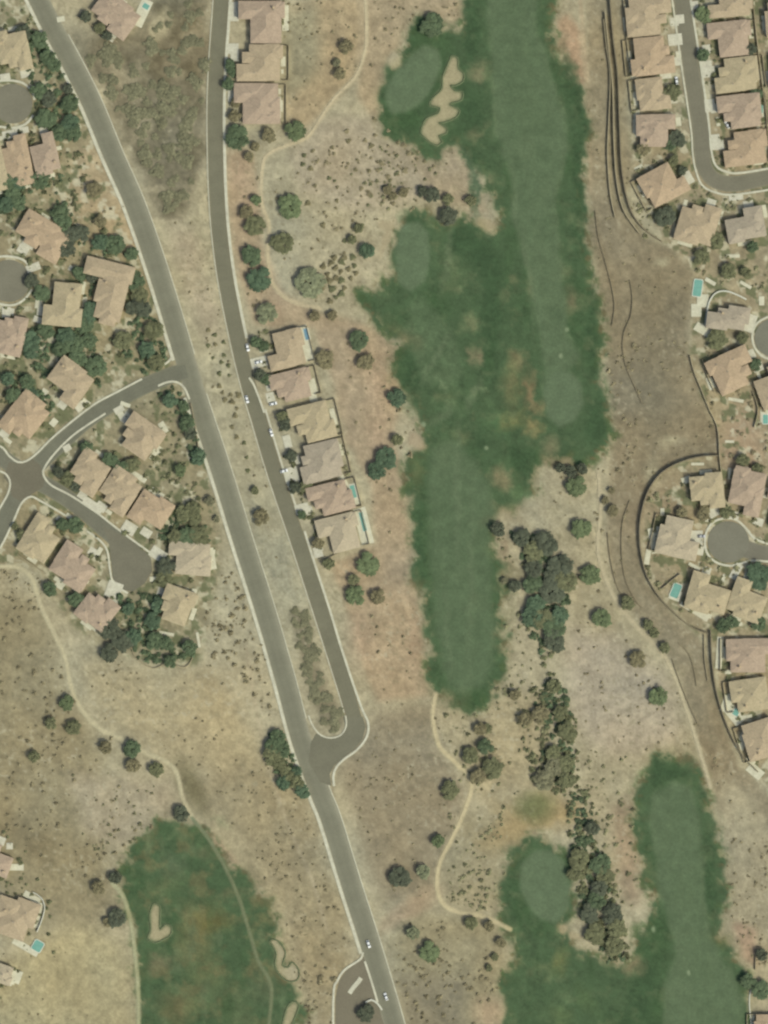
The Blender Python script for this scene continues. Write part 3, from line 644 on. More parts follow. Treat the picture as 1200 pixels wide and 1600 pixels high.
DIRS = {'E': 0, 'N': 1, 'W': 2, 'S': 3}
def house(label, x, y, w, h, rot, colr, face='W', seed=0, blocks=None, group=None):
    """w, h in map units in the house's own frame; face = side of the garage"""
    r = random.Random(seed*13+int(x*7+y*3))
    loc = P(x, y)
    root = empty('house', loc, R(rot), label, 'house', group)
    W, H = w*S*1.10, h*S*1.08
    if DIRS[face] % 2 == 1: L, Dp = W, H       # facing N or S
    else: L, Dp = H, W
    # local plan in the frame where the street lies towards -y
    if blocks is None:
        fl = r.choice((-1, 1)); q = r.random()
        g = L*r.uniform(.40, .48); m0 = Dp*r.uniform(.18, .30)
        B = [(-L/2+.25, -Dp/2+m0, L/2-.3, Dp/2-Dp*r.uniform(.05, .12), 0)]
        B.append((-L/2, -Dp/2, -L/2+g, Dp/2-.35*Dp, .06) if fl < 0 else (L/2-g, -Dp/2, L/2, Dp/2-.35*Dp, .06))
        rr = L*r.uniform(.35, .5)
        B.append((L/2-rr-.5, -.05*Dp, L/2-.55, Dp/2, .12) if q < .5 else (-L/2+.5, -.05*Dp, -L/2+rr+.5, Dp/2, .12))
        e = L*r.uniform(.2, .28)
        if r.random() < .5: B.append((-L/2+g+L*.06, -Dp/2+m0*.45, -L/2+g+L*.06+e, .2*Dp, .18) if fl < 0 else (L/2-g-L*.06-e, -Dp/2+m0*.45, L/2-g-L*.06, .2*Dp, .18))
        e2 = L*r.uniform(.16, .22); B.append((-e2+L*.05, Dp*.1, e2+L*.05, Dp/2-.15, .24) if r.random() < .6 else (-L/2-.05, Dp*.12, -L/2+e2*2, Dp/2-Dp*.08, .24))
        gx_ = (-L/2+g/2) if fl < 0 else (L/2-g/2); gw = min(5.2, g*.75)
        gy_ = -Dp/2
    else:
        B = [(a*S, b*S, c*S, d*S, .06*i) for i, (a, b, c, d) in enumerate(blocks)]
        b0 = B[0]; gx_ = (b0[0]+b0[2])/2; gw = 4.8; gy_ = b0[1]
    turn = {'S': 0, 'E': 90, 'N': 180, 'W': -90}[face] if blocks is None else 0
    ct, s_ = math.cos(R(turn)), math.sin(R(turn))
    def rotm(mb):
        mb.v = [(p[0]*ct-p[1]*s_, p[0]*s_+p[1]*ct, p[2]) for p in mb.v]; return mb
    wh = r.choice((3.3, 3.6, 4.2))
    mb = MB()
    for b in B: mb.box(b[0], b[1], -0.1, b[2], b[3], wh+b[4]-.02)
    rotm(mb).build('wall', M['stucco'], root)
    mb = MB(); ridges = []
    for i, b in enumerate(B):
        ridges.append(hip(mb, *b[:4], wh+.15+b[4], pitch=r.uniform(.17, .24)))
    ro = rotm(mb).build('roof', RM[colr], root)
    # vents and a chimney on the roof
    for i in range(4):
        a, b_, t = ridges[i % len(ridges)]
        px_, py_ = a[0]*.3+b_[0]*.7+(i-.5)*.3, a[1]*.3+b_[1]*.7
        vb = MB(); vb.box(px_-.3, py_-.3, t-.3, px_+.3, py_+.3, t+.35); vb.box(px_-.4, py_-.4, t+.35, px_+.4, py_+.4, t+.42)
        rotm(vb).build('roof_vent', M['vent'], ro)
    if r.random() < .6:
        b0 = B[0]; px_, py_ = b0[0]*.85+b0[2]*.15, b0[1]*.25+b0[3]*.75
        vb = MB(); vb.box(px_-.6, py_-.45, wh, px_+.6, py_+.45, wh+2.6); vb.box(px_-.72, py_-.57, wh+2.6, px_+.72, py_+.57, wh+2.75)
        rotm(vb).build('chimney', M['stucco'], ro)
    gb = MB()
    gb.box(gx_-gw/2, gy_-.06, 0.05, gx_+gw/2, gy_+.02, 2.4)
    for k in range(1, 4): gb.box(gx_-gw/2+.1, gy_-.09, k*.6-.02, gx_+gw/2-.1, gy_-.06, k*.6+.02)
    rotm(gb).build('garage_door', M['door'], root)
    def solid(px_, py_, skip):
        return any(i != skip and b[0]-.2 < px_ < b[2]+.2 and b[1]-.2 < py_ < b[3]+.2 for i, b in enumerate(B))
    nwin = 0; door = False
    for i, b in enumerate(B):
        for side in range(4):
            if side == 0: px_, py_, nxv, nyv = b[0]*.5+b[2]*.5, b[1], 0, -1
            elif side == 1: px_, py_, nxv, nyv = b[2], b[1]*.45+b[3]*.55, 1, 0
            elif side == 2: px_, py_, nxv, nyv = b[0]*.4+b[2]*.6, b[3], 0, 1
            else: px_, py_, nxv, nyv = b[0], b[1]*.55+b[3]*.45, -1, 0
            if solid(px_+nxv*.5, py_+nyv*.5, i) or (abs(px_-gx_) < gw and abs(py_-gy_) < .5): continue
            if not door and side == 0:
                db = MB(); db.box(px_-.55, py_-.05, .05, px_+.55, py_+.02, 2.2)
                rotm(db).build('front_door', M['wood'], root); door = True; continue
            if nwin >= 6: continue
            nwin += 1
            fb = MB(); pb = MB()
            if nyv:
                fb.box(px_-.9, py_-.05, .95, px_+.9, py_+.05, 1.05); fb.box(px_-.9, py_-.05, 2.2, px_+.9, py_+.05, 2.3)
                fb.box(px_-.9, py_-.045, 1.05, px_-.8, py_+.045, 2.2); fb.box(px_+.8, py_-.045, 1.05, px_+.9, py_+.045, 2.2)
                pb.box(px_-.8, py_-.03, 1.05, px_+.8, py_+.03, 2.2)
            else:
                fb.box(px_-.05, py_-.9, .95, px_+.05, py_+.9, 1.05); fb.box(px_-.05, py_-.9, 2.2, px_+.05, py_+.9, 2.3)
                fb.box(px_-.045, py_-.9, 1.05, px_+.045, py_-.8, 2.2); fb.box(px_-.045, py_+.8, 1.05, px_+.045, py_+.9, 2.2)
                pb.box(px_-.03, py_-.8, 1.05, px_+.03, py_+.8, 2.2)
            wo = rotm(fb).build('window', M['frame'], root)
            rotm(pb).build('pane', M['glass'], wo)
    return root

HOUSES = [
 ('northernmost house of the upper row facing the frontage road, cut by the top edge', 410,-30,64,52,0,'pink','W'),
 ('pinkish tiled house second from the top edge in the upper frontage row, white patio behind', 409,36,64,60,0,'pink','W'),
 ('wide tan tiled house between two neighbours in the middle of the upper frontage row', 406,99,64,52,0,'tan','W'),
 ('southernmost house of the upper frontage row, pale curved patio at its back', 402,163,64,58,0,'pink','W'),
 ('northernmost house of the lower frontage row, beside the long blue pool', 447,546,54,52,14,'tan','W'),
 ('small pinkish house of the lower frontage row with a beige patio strip behind', 456,603,58,42,14,'pink','W'),
 ('yellowish tan house third from the north in the lower frontage row', 488,661,60,54,14,'yel','W'),
 ('pale greyish pink house fourth from the north in the lower frontage row', 501,721,60,54,14,'gry','W'),
 ('pinkish house of the lower frontage row beside the short green pool', 517,779,62,44,14,'pink','W'),
 ('southernmost house of the lower frontage row beside the long green pool', 530,834,58,52,14,'pal','W'),
 ('pink tiled house with a green patio at the top, between the main road and scrub', 180,24,62,46,-36,'pink','S'),
 ('tan house above the upper left cul-de-sac', 22,80,44,60,12,'yel','S'),
 ('orange tan house below the upper left cul-de-sac, left of its twin', 28,252,36,72,12,'ora','N'),
 ('narrow pinkish house below the upper left cul-de-sac with a white rear patio', 70,242,36,58,14,'pink','N'),
 ('pale house sliver at the left edge below the upper left cul-de-sac', -12,262,36,70,12,'yel','N'),
 ('large tan house north of the lower left cul-de-sac among dark trees', 66,370,72,50,-30,'ora','S'),
 ('yellow tan square house just east of the lower left cul-de-sac', 100,476,54,62,-6,'yel','W'),
 ('house at the left edge south of the lower left cul-de-sac', 16,524,42,56,-12,'pink','N'),
 ('tan house north of the curving side street, surrounded by dark trees', 108,597,56,54,-36,'tan','S'),
 ('tan orange house at the northwest corner of the street crossing', 40,652,48,66,-38,'ora','S'),
 ('tan house standing alone southeast of the curving side street', 220,683,56,50,-35,'tan','W'),
 ('tan house nearest the crossing in the row above the dead-end street', 140,738,46,56,-33,'tan','S'),
 ('tan house in the middle of the row above the dead-end street', 187,767,48,58,-33,'tan','S'),
 ('tan house with a white rear edge, nearest the dead-end bulb in its row', 237,799,50,50,-33,'ora','S'),
 ('yellow tan house at the southeast corner of the street crossing', 64,842,46,60,-33,'yel','N'),
 ('pinkish house southwest of the dead-end street', 116,885,56,54,-33,'pink','N'),
 ('pinkish house south of the dead-end bulb with trees on both sides', 152,953,48,48,-38,'pink','N'),
 ('pale tan house east of the dead-end bulb', 297,873,60,46,-5,'pal','W'),
 ('yellowish house southeast of the dead-end bulb inside a tree belt', 277,946,46,50,-20,'yel','W'),
 ('pink tiled house at the lower left edge, above the house with the turquoise pool', -2,1345,38,46,-20,'pink','N'),
 ('small pale house below the turquoise pool at the lower left edge', 2,1520,34,26,-20,'pal','W'),
 ('tan house at the top edge west of the eastern street', 1013,26,64,56,6,'tan','E'),
 ('orange tan house second from the top, west of the eastern street', 1018,88,60,54,6,'ora','E'),
 ('narrow tan house third from the top, west of the eastern street', 1020,147,46,46,6,'tan','E'),
 ('pinkish house with a white west edge, fourth from the top west of the eastern street', 1024,205,54,46,0,'pink','E'),
 ('orange tan house turned towards the bend of the eastern street', 1036,288,60,50,28,'ora','E'),
 ('pinkish house southwest of the street bend, next to dark trees', 1089,350,54,60,-17,'tan','N'),
 ('greyish house south of the street bend', 1163,352,54,46,10,'gry','N'),
 ('tan house at the top edge east of the eastern street', 1140,6,62,38,5,'tan','W'),
 ('pinkish house second from the top, east of the eastern street', 1140,62,60,50,6,'pink','W'),
 ('yellow tan house third from the top, east of the eastern street', 1150,117,62,48,7,'yel','W'),
 ('pinkish house with a turquoise pool, fourth from the top east of the eastern street', 1155,175,60,48,7,'pink','W'),
 ('orange tan house nearest the bend on the inner side of the eastern street', 1164,232,62,48,7,'ora','W'),
 ('house cut by the right edge at the very top', 1226,30,56,50,6,'tan','E'),
 ('house cut by the right edge beside the fourth house of the eastern street', 1232,110,56,50,6,'pink','E'),
 ('orange tan house southwest of the right edge cul-de-sac', 1143,580,62,54,24,'ora','E'),
 ('tan house cut by the right edge, south of its cul-de-sac', 1206,604,46,56,20,'tan','N'),
 ('tan house inside the top of the curved wall', 1104,767,46,50,5,'yel','S'),
 ('pale house west of the round cul-de-sac inside the curved wall', 1060,840,58,56,-12,'pal','E'),
 ('tan house south of the round cul-de-sac beside the green pool', 1106,929,58,54,-17,'yel','N'),
 ('yellowish house cut by the right edge, southeast of the round cul-de-sac', 1168,938,50,54,-20,'yel','N'),
 ('pinkish house northeast of the round cul-de-sac', 1166,768,46,66,-12,'pink','S'),
 ('house cut by the right edge, northeast of the round cul-de-sac', 1222,790,46,66,-12,'tan','W'),
 ('pinkish house at the top of the lower right row behind the dark wall', 1172,1024,68,48,0,'pink','E'),
 ('yellowish house in the middle of the lower right row behind the dark wall', 1178,1084,66,46,8,'yel','E'),
 ('tan house at the bottom of the lower right row with a small walled patio', 1196,1152,62,54,18,'tan','E'),
 ('tan roofed house at the bottom right corner', 1200,1606,40,40,0,'ora','E'),
]
for i, (lb, x, y, w, h, rot, c, fc) in enumerate(HOUSES):
    ux, uy = {'W': (-1, 0), 'E': (1, 0), 'N': (0, 1), 'S': (0, -1)}[fc]
    hd = (w if ux else h)/2; ht = (h if ux else w)
    cr, sr = math.cos(R(rot)), math.sin(R(rot)); q = random.Random(i)
    for nm, sgn, dep, wid, lat in (('driveway', 1, 13, q.uniform(13, 17), q.choice((-1, 1))*ht*.22), ('patio', -1, 7, q.uniform(14, 24), q.uniform(-.2, .2)*ht), ('patio', -1, 4, q.uniform(6, 10), q.uniform(-.4, .4)*ht)):
        d_ = sgn*(hd+dep/2+1); a, b = ux*d_-uy*lat, uy*d_+ux*lat
        sx_, sy_ = x+a*cr-b*sr, y-(a*sr+b*cr)
        slab(nm, sx_, sy_, dep if ux else wid, wid if ux else dep, rot, 'drive' if sgn > 0 else 'patio', z=0.18 if sgn > 0 else .12)
for i, (lb, x, y, w, h, rot, c, fc) in enumerate(HOUSES): house(lb, x, y, w, h, rot, c, fc, i)
house('large L-shaped tan house wrapped by dark trees beside the main road', 172, 455, 80, 100, -14, 'tan', 'S', 99,
      blocks=[(-14,-44,26,30),(-20,-20,20,14),(-46,18,30,44),(-4,-52,20,-20)])
house('house with a curved white wall west of the right edge cul-de-sac', 1135, 496, 60, 40, -8, 'gry', 'S', 98,
      blocks=[(-14,-16,28,12),(-30,-20,2,4),(2,-6,34,18)])
house('large tan house at the lower left edge with a turquoise pool at its corner', 26, 1432, 66, 70, -20, 'tan', 'S', 97,
      blocks=[(-26,-32,22,16),(-6,-8,30,30),(-34,-10,4,24)])

# ------------------------------------------------------------------ pools
def pool(label, x, y, w, h, rot, m='water'):
    root = empty('swimming_pool', P(x, y, 0.14), R(rot), label, 'pool')
    W, H = w*S/2, h*S/2; r = min(W, H)*.35
    def rr(W, H, r, n=5):
        out = []
        for cx, cy, a in ((W-r,H-r,0),(-W+r,H-r,90),(-W+r,-H+r,180),(W-r,-H+r,270)):
            for i in range(n+1): t = R(a+90*i/n); out.append((cx+r*math.cos(t), cy+r*math.sin(t)))
        return out
    A, B = rr(W, H, r), rr(W+.5, H+.5, r+.3)
    mb = MB(); k = len(A)
    for i in range(k):
        j = (i+1) % k
        mb.quad((*A[i],.34), (*B[i],.34), (*B[j],.34), (*A[j],.34)); mb.quad((*B[i],0), (*B[j],0), (*B[j],.34), (*B[i],.34)); mb.quad((*A[j],0.1), (*A[i],0.1), (*A[i],.34), (*A[j],.34))
    mb.build('coping', M['white'], root)
    wb = MB(); wb.prism(A, .1, .29); wb.build('water', M[m], root)
pool('long blue pool on a white deck behind the northernmost lower frontage house', 479,522,7,18,14,'waterblue')
pool('short green pool with a white rim behind a lower frontage house', 552,768,7,20,14)
pool('long green pool strip in a white deck at the south end of the frontage row', 567,815,6,30,14)
pool('turquoise pool at the edge of the brown wash on the right', 1090,450,13,26,-8)
pool('turquoise pool among trees near the right edge at the top', 1186,170,12,14,0)
pool('green pool inside the curved wall, by its lower left', 1056,923,13,22,-22)
pool('turquoise pool at the corner of the lower left house', 59,1478,15,16,-30)
pool('small green pool behind the lower right row', 1150,1113,9,10,-30)
pool('turquoise pool at the right edge below the curving lots', 1196,655,8,14,0)
pool('narrow pool at the top beside the pink tiled house', 228,10,10,8,-30)

# ------------------------------------------------------------------ walls
def wall(label, pts, w, h, m='blockwall', name='garden_wall', sm=True, group=None):
    return ribbon(name, pts, w, -0.1, h, m, kind=None, label=label, cat='wall', group=group, sm=sm)
wall('tall curved dark retaining wall sweeping around the round cul-de-sac lots', [(1122,712),(1100,713),(1075,718),(1050,728),(1030,742),(1014,764),(1004,792),(999,825),(1001,862),(1010,898),(1028,930),(1052,956),(1080,980),(1106,990)], 1.6, 3.0, 'darkwall', 'retaining_wall')
wall('dark retaining wall behind the lower right row of houses', [(1110,985),(1112,1030),(1118,1075),(1128,1112),(1142,1148),(1160,1180),(1184,1206)], 1.6, 2.6, 'darkwall', 'retaining_wall')
wall('short low wall just outside the top of the lower right retaining wall', [(1100,992),(1101,1030),(1106,1064)], 1.1, 1.2, 'blockwall')
wall('innermost of the three parallel terrace walls at the top right', [(951,-40),(953,0),(958,60),(965,120),(968,200),(972,270),(984,325),(1004,356),(1034,378)], 1.8, 3.0, 'darkwall', 'terrace_wall')
wall('middle one of the three parallel terrace walls at the top right', [(945,20),(951,80),(957,140),(959,220),(963,280),(973,326),(992,356),(1000,366)], 1.6, 2.5, 'blockwall', 'terrace_wall')
wall('outermost of the three parallel terrace walls at the top right', [(943,30),(947,70),(953,120),(951,190),(949,240),(953,300),(961,340)], 1.4, 1.8, 'blockwall', 'terrace_wall')
wall('low thin berm wall along the golf side of the brown wash', [(930,330),(935,370),(946,410),(956,450),(960,480),(956,510)], 1.2, 0.8, 'darkwall', 'berm_wall')
wall('low winding berm wall through the middle of the brown wash', [(984,438),(988,465),(985,495),(975,520),(973,545),(979,575),(990,600),(1003,630)], 1.2, 0.8, 'darkwall', 'berm_wall')
wall('low berm wall left of the curved retaining wall, outer line', [(949,832),(953,870),(962,910),(975,938)], 1.1, 0.7, 'darkwall', 'berm_wall')
wall('low berm wall left of the curved retaining wall, inner line', [(984,782),(973,815),(971,860),(977,905),(993,938),(1003,950)], 1.1, 0.7, 'darkwall', 'berm_wall')
wall('low berm wall along the dirt track at the lower right', [(1050,1030),(1062,1065),(1076,1100),(1092,1135)], 1.1, 0.7, 'darkwall', 'berm_wall')
wall('short curved berm wall below the round cul-de-sac lots', [(1060,1005),(1075,1020),(1084,1045),(1088,1072)], 1.0, 0.6, 'darkwall', 'berm_wall')
wall('property wall along the east bank of the brown wash', [(1078,556),(1084,580),(1096,610),(1108,640),(1120,666),(1123,690),(1124,715),(1128,745),(1131,772)], 1.2, 1.9, 'blockwall')
wall('short wall between the two orange roofed lots right of the wash', [(1097,562),(1106,590),(1116,612)], 1.0, 1.6)
wall('white curved wall around the house west of the right edge cul-de-sac', [(1102,508),(1104,490),(1110,468),(1120,457),(1135,455),(1152,461),(1166,468)], 2.2, 1.2, 'white')
wall('short wall beside the green pool inside the curved wall', [(1034,920),(1048,908),(1062,897)], 1.0, 1.6)
wall('straight yard wall crossing the right edge street to the wash', [(1176,612),(1184,640),(1178,668)], 1.0, 1.8)
wall('long yard wall between the two eastern rows at the top', [(1174,-30),(1180,40),(1188,110),(1198,190),(1202,250)], 1.1, 1.9)
wall('yard wall behind the first four houses west of the eastern street', [(974,0),(978,50),(983,95)], 1.0, 1.6)
wall('yard wall beside the main road among the left hand trees', [(298,630),(304,660),(310,700),(304,712)], 1.0, 1.6)
wall('low yard wall behind the dark trees below the dead-end street', [(205,1010),(214,1030),(240,1044),(262,1036),(290,1042),(304,1022)], 1.0, 0.9)
wall('thin yard wall behind the house at the southeast crossing corner', [(27,866),(50,882),(72,897)], 1.0, 1.6)
wall('thin wall line below the right edge lots beside the golf course', [(1181,1484),(1180,1515)], 1.0, 1.6)
wall('thin path wall beside trees in the bottom right corner', [(1173,1546),(1171,1570),(1176,1620)], 1.6, 0.5, 'white')
wall('curved cream wall around the lower left house with the pool', [(52,1394),(64,1402),(70,1416),(66,1436),(58,1456)], 1.4, 1.8, 'white')
wall('yard wall on the east side of the lower frontage row, north part', [(527,640),(533,668),(540,700),(548,736)], 1.0, 1.4)
wall('diagonal wall next to the scrub at the top, below the pink house', [(120,26),(150,44),(184,66)], 1.0, 1.6, 'blockwall')
wall('white curved entry wall beside the round tree at the bottom entrance', [(571,1566),(580,1562),(590,1568),(597,1578)], 2.6, 1.0, 'white')
wall('low tan wall closing the south side of the frontage row', [(498,874),(512,872),(530,864),(560,856)], 1.0, 1.3)
wall('low wall on the north side of the lower frontage row', [(418,522),(434,519),(462,510)], 1.0, 1.6)

FV = {'W': (1, 0), 'E': (-1, 0), 'N': (0, -1), 'S': (0, 1)}
for i, (lb, x, y, w_, h_, rot, c, fc) in enumerate(HOUSES):
    if not (355 < x < 580 or x > 1000) or 'edge' in lb or fc in 'NS': continue
    ux, uy = FV[fc]; cr, sr = math.cos(R(rot)), math.sin(R(rot))
    def lw(a, b): return (x+a*cr+b*sr, y-a*sr+b*cr)
    bx_ = w_/2*ux; d_ = 13*ux
    pts = [lw(bx_*.9, -h_/2-1.5), lw(bx_+d_, -h_/2-1.5), lw(bx_+d_, h_/2+.5), lw(bx_+d_*.2, h_/2+.5)]
    wall('tan block wall enclosing the narrow back yard of a row house', pts, .9, 1.7, sm=False, group='back yard walls of the row houses')
# ------------------------------------------------------------------ vegetation prototypes
def quads_mesh(name, C, N_, size, cl, material, stems=None):
    """leaf quads: C centres, N_ normals, size, cl = brightness"""
    n = len(C)
    up = np.array([0, 0, 1.0]); t = np.cross(N_, up+nr.normal(0, .6, (n, 3))); t /= np.linalg.norm(t, axis=1)[:, None]+1e-9
    b = np.cross(N_, t); s = size[:, None]
    v = np.stack([C-t*s-b*s*.6, C+t*s*.7-b*s, C+t*s+b*s*.6, C-t*s*.7+b*s], 1).reshape(-1, 3)
    f = np.arange(4*n).reshape(n, 4)
    me = bpy.data.meshes.new(name)
    me.vertices.add(4*n); me.vertices.foreach_set('co', v.astype(np.float32).ravel())
    me.loops.add(4*n); me.loops.foreach_set('vertex_index', f.astype(np.int32).ravel())
    me.polygons.add(n); me.polygons.foreach_set('loop_start', np.arange(0, 4*n, 4, dtype=np.int32))
    me.update(calc_edges=True)
    a = me.color_attributes.new('Clump', 'FLOAT_COLOR', 'POINT')
    cc = np.repeat(cl, 4); a.data.foreach_set('color', np.stack([cc, cc, cc, np.ones_like(cc)], -1).astype(np.float32).ravel())
    me.materials.append(material)
    return me
def crown_arrays(rs, n=3600, nclump=60, flat=.46, zc=.66):
    lob = rs.uniform(.84, 1.06, 9)
    cs = []
    for i in range(nclump):
        a = rs.uniform(0, 2*math.pi); u = a/(2*math.pi)*9; i0 = int(u) % 9; f = u-int(u)
        rad = lob[i0]*(1-f)+lob[(i0+1) % 9]*f
        rr = rad*math.sqrt(rs.uniform(0, 1))*.86
        h = zc+flat*math.sqrt(max(0, 1-rr*rr))*rs.uniform(-.2, .8)*.8
        cs.append((math.cos(a)*rr, math.sin(a)*rr, h))
    cs = np.array(cs); k = rs.randint(0, nclump, n)
    br = rs.uniform(.8, 1.2, nclump)
    d = rs.normal(0, 1, (n, 3)); d /= np.linalg.norm(d, axis=1)[:, None]
    C = cs[k]+d*rs.uniform(.05, .24, (n, 1))*np.array([1, 1, .6])
    N_ = d*.6+rs.normal(0, .35, (n, 3))+np.array([0, 0, 1.3]); N_ /= np.linalg.norm(N_, axis=1)[:, None]
    size = rs.uniform(.035, .065, n)
    return C, N_, size, br[k]*rs.uniform(.85, 1.15, n), cs
PROTO = []
for i in range(6):
    rs = np.random.RandomState(100+i)
    C, N_, size, cl, cs = crown_arrays(rs)
    tm = MB(); top = (rs.uniform(-.05, .05), rs.uniform(-.05, .05), .32)
    tm.tube((0, 0, -.03), top, .06, .042)
    for c in cs[:9]:
        midp = tuple(top[q]*.4+c[q]*.6 for q in range(3))
        tm.tube(top, midp, .028, .016, 5); tm.tube(midp, tuple(c), .016, .005, 5)
    crowns = {k: quads_mesh('crown', C, N_, size, cl, LM[k]) for k in LM}
    PROTO.append((crowns, tm.mesh('trunk', M['bark'])))
def tree(x, y, r, tone, label, group=None, name='tree', flat=1.0, z=0.0):
    i = rng.randrange(6); R_ = r*S*1.05
    t = empty(name, P(x, y, z), rng.uniform(0, 6.28), label, 'tree', group)
    sx, sy = rng.uniform(.92, 1.08), rng.uniform(.92, 1.08)
    sz = (min(1.0, 4.2/R_) if R_ > 4.2 else 1.0)*flat
    for nm, me in (('crown', PROTO[i][0][tone]), ('trunk', PROTO[i][1])):
        o = link(nm, me, t); o.scale = (R_*sx, R_*sy, R_*sz)
    return t

SHR = []
for i in range(5):
    rs = np.random.RandomState(300+i); n = 170
    d = rs.normal(0, 1, (n, 3)); d[:, 2] = np.abs(d[:, 2]); d /= np.linalg.norm(d, axis=1)[:, None]
    C = d*rs.uniform(.35, 1, (n, 1))*np.array([1, 1, .75])*(1+.25*np.sin(np.arctan2(d[:, 1], d[:, 0])*3+i))[:, None]; C[:, 2] += .08
    N_ = d*.7+rs.normal(0, .35, (n, 3))+np.array([0, 0, 1.2]); N_ /= np.linalg.norm(N_, axis=1)[:, None]
    SHR.append((C, N_, rs.uniform(.10, .2, n), rs.uniform(.75, 1.25, n)))
SHM = {k: [quads_mesh('shrub', *s, LM[k]) for s in SHR] for k in LM}
nshrub = 0
def shrub(x, y, r, tone, label, group, name='shrub'):
    global nshrub; nshrub += 1
    o = link(name, SHM[tone][rng.randrange(5)], None, P(x, y), rng.uniform(0, 6.28))
    s = r*S; o.scale = (s*rng.uniform(.85, 1.25), s*rng.uniform(.85, 1.25), s*(.38 if tone == 'X' else .8))
    return tag(o, label, 'shrub', group)

def pip(poly, x, y):
    c = False; n = len(poly)
    for i in range(n):
        x0, y0 = poly[i]; x1, y1 = poly[(i+1) % n]
        if (y0 > y) != (y1 > y) and x < (x1-x0)*(y-y0)/(y1-y0)+x0: c = not c
    return c
def scatter(poly, n, dmin, seed, tries=60):
    r = random.Random(seed); xs = [p[0] for p in poly]; ys = [p[1] for p in poly]; out = []
    for _ in range(n*tries):
        if len(out) >= n: break
        x, y = r.uniform(min(xs), max(xs)), r.uniform(min(ys), max(ys))
        if pip(poly, x, y) and all((x-a)**2+(y-b)**2 > dmin*dmin for a, b in out): out.append((x, y))
    return out

